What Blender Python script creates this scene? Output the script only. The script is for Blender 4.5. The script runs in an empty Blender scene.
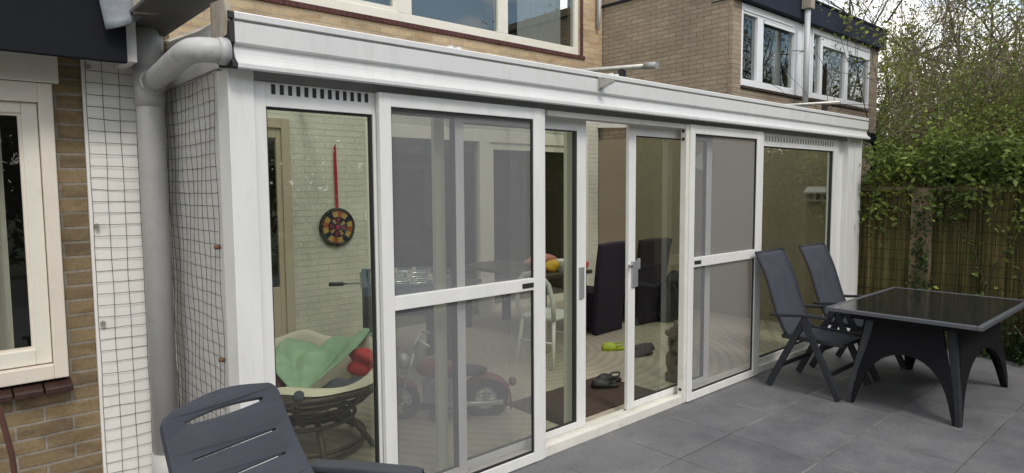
import bpy, math, random
import numpy as np
from mathutils import Vector, Matrix
R = math.radians
sc = bpy.context.scene
col = sc.collection
rnd = random.Random(7)
nrg = np.random.default_rng(11)
YF = 2.83      # front plane of the conservatory
YW = 6.58      # rear wall of the house
YN = 4.42      # front of the neighbouring house
YL = 3.82      # wall of the low extension

# ------------------------------------------------------------------ helpers
def tag(o, label=None, cat=None, group=None, kind=None):
    if label: o['label'] = label
    if cat: o['category'] = cat
    if group: o['group'] = group
    if kind: o['kind'] = kind
    return o

def thing(name, label, cat, loc=(0, 0, 0), rz=0.0, group=None):
    o = bpy.data.objects.new(name, None)
    o.empty_display_size = .1
    o.location = loc
    o.rotation_euler = (0, 0, rz)
    col.objects.link(o)
    return tag(o, label, cat, group)

class MB:
    """collects faces and links them as ONE mesh object"""
    def __init__(s): s.v = []; s.f = []; s.sm = []
    def add(s, vs, fs, smooth=False):
        b = len(s.v); s.v += [tuple(p) for p in vs]
        s.f += [tuple(i + b for i in f) for f in fs]; s.sm += [smooth] * len(fs); return s
    def box(s, x0, x1, y0, y1, z0, z1):
        v = [(x0,y0,z0),(x1,y0,z0),(x1,y1,z0),(x0,y1,z0),(x0,y0,z1),(x1,y0,z1),(x1,y1,z1),(x0,y1,z1)]
        return s.add(v, [(0,3,2,1),(4,5,6,7),(0,1,5,4),(1,2,6,5),(2,3,7,6),(3,0,4,7)])
    def bar(s, a, b, w, h, up=(0, 0, 1)):
        a, b = Vector(a), Vector(b); d = (b - a).normalized(); u = Vector(up)
        if abs(d.dot(u)) > .98: u = Vector((1, 0, 0))
        x = d.cross(u).normalized(); z = x.cross(d).normalized()
        v = []
        for p in (a, b):
            for sx, sz in ((-1,-1),(1,-1),(1,1),(-1,1)): v.append(p + x*sx*w/2 + z*sz*h/2)
        return s.add(v, [(3,2,1,0),(4,5,6,7),(0,1,5,4),(1,2,6,5),(2,3,7,6),(3,0,4,7)])
    def tube(s, pts, rad, n=8, cap=True, closed=False):
        pts = [Vector(p) for p in pts]; m = len(pts)
        if not hasattr(rad, '__len__'): rad = [rad] * m
        vs = []; ref = None
        for i, p in enumerate(pts):
            if closed: d = pts[(i+1) % m] - pts[i-1]
            else: d = pts[min(i+1, m-1)] - pts[max(i-1, 0)]
            d.normalize()
            if ref is None:
                ref = Vector((0,0,1)) if abs(d.z) < .9 else Vector((1,0,0))
            x = ref - d * ref.dot(d)
            if x.length < 1e-4: x = d.orthogonal()
            x.normalize(); ref = x; y = d.cross(x)
            for k in range(n):
                a = 2*math.pi*k/n; vs.append(p + (x*math.cos(a) + y*math.sin(a))*rad[i])
        fs = []
        for i in range(m if closed else m-1):
            j = (i+1) % m
            for k in range(n):
                l = (k+1) % n; fs.append((i*n+k, i*n+l, j*n+l, j*n+k))
        s.add(vs, fs, True)
        if cap and not closed:
            b = len(s.v) - len(vs)
            s.f.append(tuple(b+k for k in reversed(range(n)))); s.sm.append(False)
            s.f.append(tuple(b+(m-1)*n+k for k in range(n))); s.sm.append(False)
        return s
    def lathe(s, prof, c=(0,0,0), n=24, smooth=True):
        vs = []; m = len(prof)
        for r, z in prof:
            for k in range(n):
                a = 2*math.pi*k/n; vs.append((c[0]+r*math.cos(a), c[1]+r*math.sin(a), c[2]+z))
        fs = []
        for i in range(m-1):
            for k in range(n):
                l = (k+1) % n; fs.append((i*n+k, i*n+l, (i+1)*n+l, (i+1)*n+k))
        return s.add(vs, fs, smooth)
    def prism(s, poly, f0, f1, smooth=False):
        """poly: 2D points, f0/f1 map a 2D point to 3D for the two ends"""
        n = len(poly); vs = [f0(*p) for p in poly] + [f1(*p) for p in poly]
        s.add(vs, [(i, (i+1) % n, n+(i+1) % n, n+i) for i in range(n)], smooth)
        b = len(s.v) - 2*n
        s.f.append(tuple(b+i for i in reversed(range(n)))); s.sm.append(False)
        s.f.append(tuple(b+n+i for i in range(n))); s.sm.append(False)
        return s
    def grid(s, fn, nu, nv, smooth=True, closeu=False):
        vs = [fn(i/(nu if closeu else nu-1), j/(nv-1)) for j in range(nv) for i in range(nu)]
        fs = []
        for j in range(nv-1):
            for i in range(nu if closeu else nu-1):
                k = (i+1) % nu; fs.append((j*nu+i, j*nu+k, (j+1)*nu+k, (j+1)*nu+i))
        return s.add(vs, fs, smooth)
    def blob(s, c, r, n=14, m=9, noise=0.0, rg=None, M=None):
        rg = rg or rnd; ph = [rg.uniform(0, 6.28) for _ in range(6)]
        def fn(u, v):
            a = 2*math.pi*u; t = math.pi*v
            d = Vector((math.sin(t)*math.cos(a), math.sin(t)*math.sin(a), math.cos(t)))
            k = 1 + noise*(math.sin(3*d.x+ph[0]+2*d.z) + math.sin(4*d.y+ph[1]) + math.sin(5*d.z+ph[2]+3*d.x))/2
            p = Vector((d.x*r[0]*k, d.y*r[1]*k, d.z*r[2]*k))
            if M: p = M @ p
            return p + Vector(c)
        return s.grid(fn, n, m, True, True)
    def build(s, name, m, parent=None, local=False, bevel=0, smooth_all=False, solid=0, subsurf=0):
        me = bpy.data.meshes.new(name)
        v = s.v
        if parent is not None and not local:
            L = parent_loc(parent); v = [(p[0]-L.x, p[1]-L.y, p[2]-L.z) for p in v]
        me.from_pydata(v, [], s.f); me.update()
        me.polygons.foreach_set('use_smooth', [bool(smooth_all or q) for q in s.sm])
        o = bpy.data.objects.new(name, me); col.objects.link(o)
        me.materials.append(m)
        if parent is not None: o.parent = parent
        if solid:
            md = o.modifiers.new('thickness', 'SOLIDIFY'); md.thickness = solid; md.offset = 0
        if bevel:
            md = o.modifiers.new('bevel', 'BEVEL'); md.width = bevel; md.segments = 2; md.limit_method = 'ANGLE'; md.angle_limit = R(40)
        if subsurf:
            md = o.modifiers.new('sub', 'SUBSURF'); md.levels = subsurf; md.render_levels = subsurf
        return o

def parent_loc(p):
    L = Vector(p.location)
    while p.parent: p = p.parent; L = L + Vector(p.location)
    return L

def plate(name, outer, holes, fn, thick, mat, parent, bevel=0.0):
    """flat plate with holes: outline and holes are 2D, fn maps (u, v, w) to 3D"""
    cu = bpy.data.curves.new(name, 'CURVE'); cu.dimensions = '2D'; cu.fill_mode = 'BOTH'
    cu.extrude = thick/2 - bevel; cu.bevel_depth = bevel; cu.bevel_resolution = 2; cu.offset = -bevel
    for loop in [outer] + holes:
        sp = cu.splines.new('POLY'); sp.points.add(len(loop)-1); sp.use_cyclic_u = True
        for q, p in zip(sp.points, loop): q.co = (p[0], p[1], 0, 1)
    t = bpy.data.objects.new('t', cu); col.objects.link(t)
    dg = bpy.context.evaluated_depsgraph_get(); me = bpy.data.meshes.new_from_object(t.evaluated_get(dg))
    bpy.data.objects.remove(t); bpy.data.curves.remove(cu)
    L = parent_loc(parent) if parent else Vector((0,0,0))
    for q in me.vertices: q.co = Vector(fn(q.co.x, q.co.y, q.co.z)) - L
    me.materials.clear(); me.materials.append(mat); me.name = name
    for p in me.polygons: p.use_smooth = False
    o = bpy.data.objects.new(name, me); col.objects.link(o); o.parent = parent
    return o

def dup(root, loc, rz=0.0, label=None, group=None):
    r = root.copy(); col.objects.link(r); r.location = loc; r.rotation_euler = (0, 0, rz)
    if label: r['label'] = label
    if group: r['group'] = group
    for ch in list(root.children):
        c = ch.copy(); col.objects.link(c); c.parent = r
        for g in list(ch.children):
            d = g.copy(); col.objects.link(d); d.parent = c
    return r

# ------------------------------------------------------------------ materials
def nt(name):
    m = bpy.data.materials.new(name); m.use_nodes = True
    t = m.node_tree; b = t.nodes['Principled BSDF']
    return m, t, b
def N(t, kind, **kw):
    n = t.nodes.new(kind)
    for k, v in kw.items():
        if k in n.inputs.keys(): n.inputs[k].default_value = v
        else: setattr(n, k, v)
    return n
def rgba(c): return (c[0], c[1], c[2], 1)
def pos(t): return t.nodes.new('ShaderNodeNewGeometry').outputs['Position']
def obj_co(t): return t.nodes.new('ShaderNodeTexCoord').outputs['Object']
def mixc(t, fac, a, b, mode='MIX'):
    n = t.nodes.new('ShaderNodeMix'); n.data_type = 'RGBA'; n.blend_type = mode
    for s, v in ((n.inputs[0], fac), (n.inputs[6], a), (n.inputs[7], b)):
        if hasattr(v, 'links'): t.links.new(v, s)
        elif isinstance(v, (tuple, list)): s.default_value = rgba(v)
        else: s.default_value = v
    return n.outputs[2]
def math_(t, op, a, b=None, c=None):
    n = t.nodes.new('ShaderNodeMath'); n.operation = op
    for s, v in zip(n.inputs, (a, b, c)):
        if v is None: continue
        if hasattr(v, 'links'): t.links.new(v, s)
        else: s.default_value = v
    return n.outputs[0]
def noise(t, vec, scale, detail=4, rough=.6):
    n = N(t, 'ShaderNodeTexNoise', Scale=scale, Detail=detail, Roughness=rough)
    t.links.new(vec, n.inputs['Vector']); return n.outputs['Fac']
def ramp(t, fac, stops):
    n = t.nodes.new('ShaderNodeValToRGB'); e = n.color_ramp.elements
    while len(e) < len(stops): e.new(.5)
    for q, (p, c) in zip(e, stops): q.position = p; q.color = rgba(c)
    t.links.new(fac, n.inputs[0]); return n.outputs[0]
def scalev(t, vec, s):
    n = t.nodes.new('ShaderNodeVectorMath'); n.operation = 'MULTIPLY'; t.links.new(vec, n.inputs[0]); n.inputs[1].default_value = s
    return n.outputs[0]
def bump(t, b, h, strength=.3, dist=.01):
    n = N(t, 'ShaderNodeBump', Strength=strength, Distance=dist); t.links.new(h, n.inputs['Height']); t.links.new(n.outputs[0], b.inputs['Normal'])

def plain(name, c, rough=.5, var=.12, vscale=6, bmp=0, bscale=60, metal=0, spec=.5, local=True, stretch=(1,1,1), dirt=None):
    m, t, b = nt(name); v = scalev(t, obj_co(t) if local else pos(t), stretch)
    f = noise(t, v, vscale, 5)
    lo = tuple(max(0, x*(1-var)) for x in c); hi = tuple(min(1, x*(1+var)) for x in c)
    o = ramp(t, f, [(.3, lo), (.7, hi)])
    if dirt:
        g = noise(t, v, vscale*2.3, 8, .75); k = ramp(t, g, [(.52, (0,0,0)), (.74, (1,1,1))])
        o = mixc(t, math_(t, 'MULTIPLY', k, dirt[1]), o, dirt[0])
    t.links.new(o, b.inputs['Base Color'])
    r2 = math_(t, 'MULTIPLY_ADD', f, .25, rough-.12); t.links.new(r2, b.inputs['Roughness'])
    b.inputs['Metallic'].default_value = metal; b.inputs['Specular IOR Level'].default_value = spec
    if bmp: bump(t, b, noise(t, v, bscale, 3), bmp, .004)
    return m

def brick(name, horiz, c1, c2, mortar, bw, bh, ms=.011, extra=None, shift=(0,0)):
    m, t, b = nt(name); p = pos(t)
    s = t.nodes.new('ShaderNodeSeparateXYZ'); t.links.new(p, s.inputs[0])
    c = t.nodes.new('ShaderNodeCombineXYZ')
    wob = math_(t, 'MULTIPLY', math_(t, 'SUBTRACT', noise(t, p, 9, 2), .5), .006)
    t.links.new(math_(t, 'ADD', s.outputs[horiz], shift[0]), c.inputs[0])
    t.links.new(math_(t, 'ADD', math_(t, 'ADD', s.outputs['Z'], shift[1]), wob), c.inputs[1])
    k = N(t, 'ShaderNodeTexBrick'); k.offset = .5
    for nm, v in (('Color1', rgba(c1)), ('Color2', rgba(c2)), ('Mortar', rgba(mortar)), ('Scale', 1), ('Mortar Size', ms), ('Mortar Smooth', .25), ('Bias', 0), ('Brick Width', bw), ('Row Height', bh)): k.inputs[nm].default_value = v
    t.links.new(c.outputs[0], k.inputs['Vector'])
    n1 = noise(t, p, 55, 6, .7); n2 = noise(t, p, 1.3, 4)
    o = mixc(t, .45, k.outputs['Color'], ramp(t, n1, [(.3, (.45,.45,.45)), (.7, (1.25,1.2,1.15))]), 'MULTIPLY')
    o = mixc(t, .5, o, ramp(t, n2, [(.3, (.6,.6,.6)), (.7, (1.25,1.22,1.2))]), 'MULTIPLY')
    if extra:
        n3 = noise(t, scalev(t, p, (4, 4, 14)), 1.0, 2); o = mixc(t, ramp(t, n3, [(.5, (0,0,0)), (.62, (.7,.7,.7))]), o, extra, 'MULTIPLY')
    t.links.new(o, b.inputs['Base Color']); b.inputs['Roughness'].default_value = .9; b.inputs['Specular IOR Level'].default_value = .2
    h = math_(t, 'ADD', math_(t, 'MULTIPLY', k.outputs['Fac'], -1.0), math_(t, 'MULTIPLY', n1, .4))
    bump(t, b, h, .8, .008)
    return m

def glass(name, tint=(.86,.9,.86), boost=1.7, rough=0.0):
    m, t, b = nt(name); t.nodes.remove(b); out = t.nodes['Material Output']
    g = t.nodes.new('ShaderNodeNewGeometry')
    d = t.nodes.new('ShaderNodeVectorMath'); d.operation = 'DOT_PRODUCT'
    t.links.new(g.outputs['Incoming'], d.inputs[0]); t.links.new(g.outputs['True Normal'], d.inputs[1])
    a = math_(t, 'SUBTRACT', 1.0, math_(t, 'ABSOLUTE', d.outputs['Value']))
    f = math_(t, 'MULTIPLY_ADD', math_(t, 'POWER', a, 5.0), .96, .04)
    f = math_(t, 'MINIMUM', math_(t, 'MULTIPLY', f, boost), .95)
    tr = N(t, 'ShaderNodeBsdfTransparent', Color=rgba(tint)); gl = N(t, 'ShaderNodeBsdfGlossy', Color=(.97,1,.97,1), Roughness=rough)
    # a very slight waviness of the pane
    nb = N(t, 'ShaderNodeBump', Strength=.06, Distance=.02); t.links.new(noise(t, pos(t), 1.1, 1), nb.inputs['Height']); t.links.new(nb.outputs[0], gl.inputs['Normal'])
    mx = t.nodes.new('ShaderNodeMixShader'); t.links.new(f, mx.inputs[0]); t.links.new(tr.outputs[0], mx.inputs[1]); t.links.new(gl.outputs[0], mx.inputs[2])
    t.links.new(mx.outputs[0], out.inputs[0]); return m

def screen_mat(name):
    m, t, b = nt(name); t.nodes.remove(b); out = t.nodes['Material Output']
    p = pos(t)
    f = math_(t, 'MULTIPLY_ADD', noise(t, scalev(t, p, (30, 30, 3)), 3, 3), .06, .44)
    f = math_(t, 'ADD', f, math_(t, 'MULTIPLY', noise(t, scalev(t, p, (3, 3, 40)), 3, 2), .03))
    tr = t.nodes.new('ShaderNodeBsdfTransparent')
    di = N(t, 'ShaderNodeBsdfDiffuse', Color=(.292,.293,.30,1))
    mx = t.nodes.new('ShaderNodeMixShader'); t.links.new(f, mx.inputs[0]); t.links.new(tr.outputs[0], mx.inputs[1]); t.links.new(di.outputs[0], mx.inputs[2])
    t.links.new(mx.outputs[0], out.inputs[0]); return m

def roof_mat(name):
    m, t, b = nt(name); t.nodes.remove(b); out = t.nodes['Material Output']
    tr = N(t, 'ShaderNodeBsdfTransparent', Color=(.92,.93,.91,1)); di = N(t, 'ShaderNodeBsdfTranslucent', Color=(.8,.82,.8,1))
    mx = N(t, 'ShaderNodeMixShader', Fac=.35); t.links.new(tr.outputs[0], mx.inputs[1]); t.links.new(di.outputs[0], mx.inputs[2])
    t.links.new(mx.outputs[0], out.inputs[0]); return m

def leaf_mat(name, cols, rough=.55, scale=2.2):
    m, t, b = nt(name); out = t.nodes['Material Output']; p = pos(t)
    n1 = noise(t, p, scale, 3); n2 = noise(t, p, 23, 2)
    f = math_(t, 'ADD', math_(t, 'MULTIPLY', n1, .6), math_(t, 'MULTIPLY', n2, .4))
    o = ramp(t, f, [(.33, cols[0]), (.5, cols[1]), (.66, cols[2])])
    t.links.new(o, b.inputs['Base Color']); b.inputs['Roughness'].default_value = rough; b.inputs['Specular IOR Level'].default_value = .25
    tl = t.nodes.new('ShaderNodeBsdfTranslucent'); t.links.new(o, tl.inputs['Color'])
    mx = N(t, 'ShaderNodeMixShader', Fac=.35); t.links.new(b.outputs[0], mx.inputs[1]); t.links.new(tl.outputs[0], mx.inputs[2])
    t.links.new(mx.outputs[0], out.inputs[0]); return m

M = {}
M['white'] = plain('white_aluminium', (.765,.765,.74), .38, .05, 3, dirt=((.42,.41,.33), .22), local=False, stretch=(2.5,1,.5))
M['whiteold'] = plain('aged_white_aluminium', (.72,.70,.64), .5, .06, 5, dirt=((.36,.29,.18), .32), local=False)
M['gutter'] = plain('white_gutter_aluminium', (.66,.66,.645), .33, .03, 2, dirt=((.40,.40,.36), .30), local=False, stretch=(3,1,.5))
M['grey_alu'] = plain('grey_aluminium', (.36,.36,.36), .4, .08, 8, metal=.4)
M['dark'] = plain('dark_rubber', (.02,.02,.02), .6)
M['handle'] = plain('silver_handle', (.42,.42,.43), .35, .05, metal=.5)
M['glass'] = glass('door_glass', (.81,.86,.77), 2.6)
M['winglass'] = glass('window_glass', (.72,.76,.74), 3.6)
M['dimglass'] = glass('left_window_glass', (.62,.64,.60), 1.6)
M['farglass'] = glass('neighbour_window_glass', (.66,.70,.68), 2.0)
M['screen'] = screen_mat('insect_screen_mesh')
M['roof'] = roof_mat('translucent_roof_sheet')
M['cream'] = plain('cream_painted_wood', (.74,.675,.585), .45, .05, 4, dirt=((.42,.36,.26), .25), local=False)
M['creamlight'] = plain('pale_cream_paint', (.74,.71,.62), .5, .04, 4, dirt=((.45,.4,.3), .2), local=False)
M['tan'] = plain('tan_painted_frame', (.44,.38,.27), .5, .06, 4)
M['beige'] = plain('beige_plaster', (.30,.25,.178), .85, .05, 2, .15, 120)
M['ceil'] = plain('white_plaster', (.7,.7,.68), .8)
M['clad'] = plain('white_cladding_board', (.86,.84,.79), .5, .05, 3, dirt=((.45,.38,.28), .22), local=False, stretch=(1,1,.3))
M['cladshade'] = plain('shaded_white_cladding_board', (.58,.57,.55), .55, .06, 3, dirt=((.36,.32,.26), .35), local=False, stretch=(1,1,.3))  # white cladding in a darker tone, painting the shade on the side wall
M['pvc'] = plain('grey_pvc_pipe', (.45,.445,.43), .42, .05, 5, dirt=((.25,.24,.2), .35), local=False)
M['pvcold'] = plain('weathered_grey_pvc_pipe', (.46,.46,.45), .45, .08, 7, dirt=((.10,.11,.07), .8), local=False)
M['pvclight'] = plain('light_grey_pipe', (.52,.54,.56), .4, .05)
M['fascia'] = plain('anthracite_fascia_board', (.013,.014,.018), .8, .2, 3, local=False, spec=.12)
M['fascian'] = plain('dark_blue_fascia_board', (.022,.028,.045), .75, .15, 3, local=False, spec=.15)
M['lead'] = plain('lead_flashing', (.17,.19,.215), .6, .3, 14, .5, 30)
M['oldwood'] = plain('weathered_wood', (.34,.30,.24), .8, .25, 9, .4, 40, stretch=(1,4,1), dirt=((.06,.05,.04), .5))
M['soffit'] = plain('dark_soffit', (.10,.095,.085), .8, .2, 6)
M['wire'] = plain('dark_wire', (.055,.05,.045), .6, .3, 20)
M['rust'] = plain('rusty_hook', (.16,.075,.035), .8, .3, 30)
M['steel'] = plain('galvanised_steel', (.45,.44,.40), .4, .15, 12, metal=.6, dirt=((.3,.26,.15), .5))
M['brick_up'] = brick('buff_brick', 'X', (.60,.47,.30), (.50,.38,.245), (.46,.41,.33), .235, .078, .0055, (.8,.74,.68))
M['brick_left'] = brick('brown_ochre_brick', 'X', (.29,.22,.125), (.215,.165,.10), (.30,.275,.225), .232, .072, .0075, (.66,.64,.64), (0,.01))
M['brick_ny'] = brick('dark_brown_brick', 'Y', (.40,.335,.255), (.33,.27,.205), (.24,.215,.185), .215, .060, .0058)
M['brick_nx'] = brick('brown_brick', 'X', (.40,.325,.24), (.33,.26,.195), (.26,.235,.20), .215, .060, .0058)
M['brick_white'] = brick('white_painted_brick', 'X', (.66,.67,.57), (.63,.64,.55), (.58,.59,.52), .235, .066, .004)
M['rowlock'] = brick('dark_red_rowlock_brick', 'X', (.125,.05,.045), (.09,.04,.04), (.13,.11,.10), .07, .12, .004)
M['silltile'] = plain('brown_glazed_sill_tile', (.050,.026,.022), .28, .25, 20)
M['anthra'] = plain('anthracite_powder_coat', (.026,.029,.035), .5, .15, 12, spec=.3)
M['blackpanel'] = plain('black_wicker_panel', (.009,.009,.011), .75, .2, 30, .3, 120, spec=.15)
M['tableglass'] = plain('dark_speckled_glass', (.018,.019,.020), .09, .5, 160, spec=.6)
M['sling'] = None
M['plastic'] = plain('grey_blue_garden_plastic', (.058,.063,.077), .5, .08, 6, .12, 260, dirt=((.09,.09,.10), .3), spec=.3)
M['purple'] = plain('dark_purple_chair_fabric', (.016,.010,.020), .9, .2, 14, .2, 200)
M['rattan'] = plain('dark_rattan', (.085,.062,.045), .5, .3, 25)
M['cushion'] = plain('cream_cushion_cotton', (.66,.60,.48), .9, .08, 7, .4, 30)
M['green'] = plain('sage_green_cloth', (.27,.40,.26), .8, .14, 9)
M['red'] = plain('red_cloth', (.50,.035,.03), .8, .2, 14)
M['maroon'] = plain('maroon_cloth', (.12,.018,.03), .85, .2, 14)
M['slate'] = plain('slate_grey_cloth', (.075,.085,.10), .85, .2, 14)
M['ribbon'] = plain('red_ribbon', (.36,.012,.025), .7, .1, 14)
M['blackfab'] = plain('black_fabric', (.010,.010,.013), .7, .3, 20, .3, 60)
M['whiteplastic'] = plain('white_plastic_chair', (.72,.71,.66), .35, .04)
M['darktop'] = plain('dark_wood_top', (.05,.04,.035), .4, .2, 8)
M['foosbody'] = plain('grey_black_table_body', (.03,.032,.036), .45, .2, 8)
M['foosblue'] = plain('pale_blue_trim', (.07,.11,.16), .5, .1)
M['foosgreen'] = plain('green_pitch', (.07,.16,.10), .6, .1)
M['chrome'] = plain('chrome', (.62,.62,.62), .18, .03, metal=1)
M['yellow'] = plain('yellow_pack', (.62,.36,.02), .5, .3, 18)
M['violet'] = plain('violet_pack', (.16,.06,.26), .5, .3, 18)
M['pinkpack'] = plain('pink_pack', (.50,.20,.16), .5, .3, 18)
M['whitepack'] = plain('white_tub', (.7,.68,.66), .5, .05)
M['lime'] = plain('lime_rubber', (.36,.46,.03), .5, .15, 20)
M['shoe'] = plain('black_rubber', (.018,.018,.02), .55, .25, 20)
M['shoegrey'] = plain('grey_shoe_fabric', (.07,.06,.06), .7, .3, 30)
M['mat'] = plain('brown_doormat', (.055,.032,.024), .95, .3, 25, .5, 150)
M['driftwood'] = plain('dark_driftwood', (.13,.10,.075), .85, .35, 14, .6, 40)
M['motored'] = plain('dark_red_toy_plastic', (.17,.038,.024), .35, .2, 9)
M['toygrey'] = plain('grey_toy_plastic', (.20,.20,.21), .45, .12)
M['toydark'] = plain('dark_toy_plastic', (.035,.035,.04), .5, .2)
M['toysilver'] = plain('silver_toy_plastic', (.5,.5,.52), .3, .08, metal=.5)
M['fenceposts'] = plain('weathered_fence_post', (.17,.13,.075), .85, .3, 9, .4, 40, stretch=(4,4,.5), dirt=((.06,.07,.03), .5))
M['bark'] = plain('dark_bark', (.055,.045,.035), .9, .35, 12, .6, 40)
M['twig'] = plain('grey_brown_twig', (.20,.155,.112), .9, .35, 9)
M['hose'] = plain('dark_red_hose', (.10,.045,.035), .4, .2)
M['room'] = plain('unlit_room_shade', (.06,.058,.055), .9)  # near-black colour stands in for the darkness of unlit rooms
M['canopy'] = plain('black_canopy_sheet', (.018,.02,.025), .6, .2, spec=.2)
M['curtain_or_dark_sheet'] = plain('grey_net_curtain', (.33,.33,.33), .9, .2, 9, stretch=(9,9,.3))
M['clock'] = plain('pale_clock_face', (.62,.60,.54), .5, .03)

def sling_mat():
    m, t, b = nt('grey_textilene_weave'); p = obj_co(t)
    w = N(t, 'ShaderNodeTexChecker', Scale=260, Color1=(.070,.076,.094,1), Color2=(.045,.050,.063,1)); t.links.new(p, w.inputs['Vector'])
    o = mixc(t, .5, w.outputs['Color'], ramp(t, noise(t, p, 9, 4), [(.3, (.75,.75,.75)), (.7, (1.2,1.2,1.2))]), 'MULTIPLY')
    t.links.new(o, b.inputs['Base Color']); b.inputs['Roughness'].default_value = .7; b.inputs['Specular IOR Level'].default_value = .2; return m
M['sling'] = sling_mat()

def paving_mat():
    m, t, b = nt('slate_grey_paving_tiles'); p = pos(t)
    sh = t.nodes.new('ShaderNodeVectorMath'); sh.operation = 'ADD'; t.links.new(p, sh.inputs[0]); sh.inputs[1].default_value = (-3.97+12, -1.04+12, 0)
    k = N(t, 'ShaderNodeTexBrick'); k.offset = 0
    for nm, v in (('Color1', (.148,.149,.158,1)), ('Color2', (.122,.124,.134,1)), ('Mortar', (1,1,1,1)), ('Scale', 1), ('Mortar Size', .0048), ('Mortar Smooth', .3), ('Bias', 0), ('Brick Width', .6), ('Row Height', .6)): k.inputs[nm].default_value = v
    t.links.new(sh.outputs[0], k.inputs['Vector'])
    n1 = noise(t, p, 3.2, 7, .65); n2 = noise(t, p, 38, 5, .7); n3 = noise(t, p, .7, 3)
    o = mixc(t, .8, k.outputs['Color'], ramp(t, n1, [(.30, (.70,.70,.72)), (.5, (1,1,1)), (.70, (1.28,1.26,1.22))]), 'MULTIPLY')
    o = mixc(t, .5, o, ramp(t, n2, [(.3, (.72,.72,.72)), (.7, (1.28,1.28,1.28))]), 'MULTIPLY')
    o = mixc(t, .6, o, ramp(t, n3, [(.35, (.8,.8,.82)), (.65, (1.2,1.18,1.12))]), 'MULTIPLY')
    # pale water stains along joints, dark damp streaks in places
    s = math_(t, 'MULTIPLY', ramp(t, noise(t, p, 1.7, 6, .7), [(.58, (0,0,0)), (.70, (1,1,1))]), .22)
    o = mixc(t, s, o, (.21,.205,.19))
    s2 = ramp(t, noise(t, p, 5.5, 7, .75), [(.60, (0,0,0)), (.72, (.4,.4,.4))]); o = mixc(t, s2, o, (.075,.077,.078))
    jn = ramp(t, noise(t, p, 1.1, 4), [(.42, (.035,.034,.03)), (.50, (.075,.072,.06)), (.60, (.25,.235,.195))]); o = mixc(t, k.outputs['Fac'], o, jn)
    gr = noise(t, scalev(t, p, (9, 3, 1)), 6, 8, .75); o = mixc(t, .45, o, ramp(t, gr, [(.35, (.82,.82,.83)), (.65, (1.18,1.18,1.17))]), 'MULTIPLY')
    t.links.new(o, b.inputs['Base Color'])
    t.links.new(math_(t, 'MULTIPLY_ADD', n1, .3, .45), b.inputs['Roughness'])
    b.inputs['Specular IOR Level'].default_value = .4
    h = math_(t, 'ADD', math_(t, 'MULTIPLY', k.outputs['Fac'], -1.2), math_(t, 'MULTIPLY', n2, .35))
    h = math_(t, 'ADD', h, math_(t, 'MULTIPLY', n1, .6))
    bump(t, b, h, .35, .006); return m

def floor_mat():
    m, t, b = nt('beige_striped_floor'); p = pos(t)
    w = N(t, 'ShaderNodeTexWave', Scale=1.0, Distortion=2.2, Detail=2); w.wave_type = 'RINGS'; w.rings_direction = 'Z'
    sh = t.nodes.new('ShaderNodeVectorMath'); sh.operation = 'ADD'; t.links.new(p, sh.inputs[0]); sh.inputs[1].default_value = (-4.4, -4.9, 0)
    t.links.new(scalev(t, sh.outputs[0], (3.2, 3.2, 0)), w.inputs['Vector'])
    o = mixc(t, ramp(t, w.outputs['Fac'], [(.35, (0,0,0)), (.8, (1,1,1))]), (.44,.39,.30), (.37,.325,.25))
    o = mixc(t, .4, o, ramp(t, noise(t, p, 14, 5), [(.3, (.8,.8,.8)), (.7, (1.15,1.15,1.15))]), 'MULTIPLY')
    t.links.new(o, b.inputs['Base Color']); b.inputs['Roughness'].default_value = .5; return m

def fence_mat():
    m, t, b = nt('mossy_bamboo_screen'); p = pos(t)
    c = noise(t, scalev(t, p, (40, 46, .8)), 1.0, 3, .7)
    o = ramp(t, c, [(.28, (.020,.019,.010)), (.45, (.074,.068,.028)), (.58, (.145,.122,.060)), (.74, (.29,.235,.135))])
    g = noise(t, p, .9, 4)
    o = mixc(t, .85, o, ramp(t, g, [(.32, (.5,.5,.46)), (.5, (.9,.92,.72)), (.68, (1.3,1.2,1.0))]), 'MULTIPLY')
    s = t.nodes.new('ShaderNodeSeparateXYZ'); t.links.new(p, s.inputs[0])
    f = math_(t, 'FRACT', math_(t, 'ADD', math_(t, 'MULTIPLY', s.outputs['Z'], 9.0), math_(t, 'MULTIPLY', noise(t, p, 3, 2), .35)))
    o = mixc(t, math_(t, 'MULTIPLY', math_(t, 'LESS_THAN', f, .08), .6), o, (.014,.013,.009))
    t.links.new(o, b.inputs['Base Color']); b.inputs['Roughness'].default_value = .9; b.inputs['Specular IOR Level'].default_value = .15; return m

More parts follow.
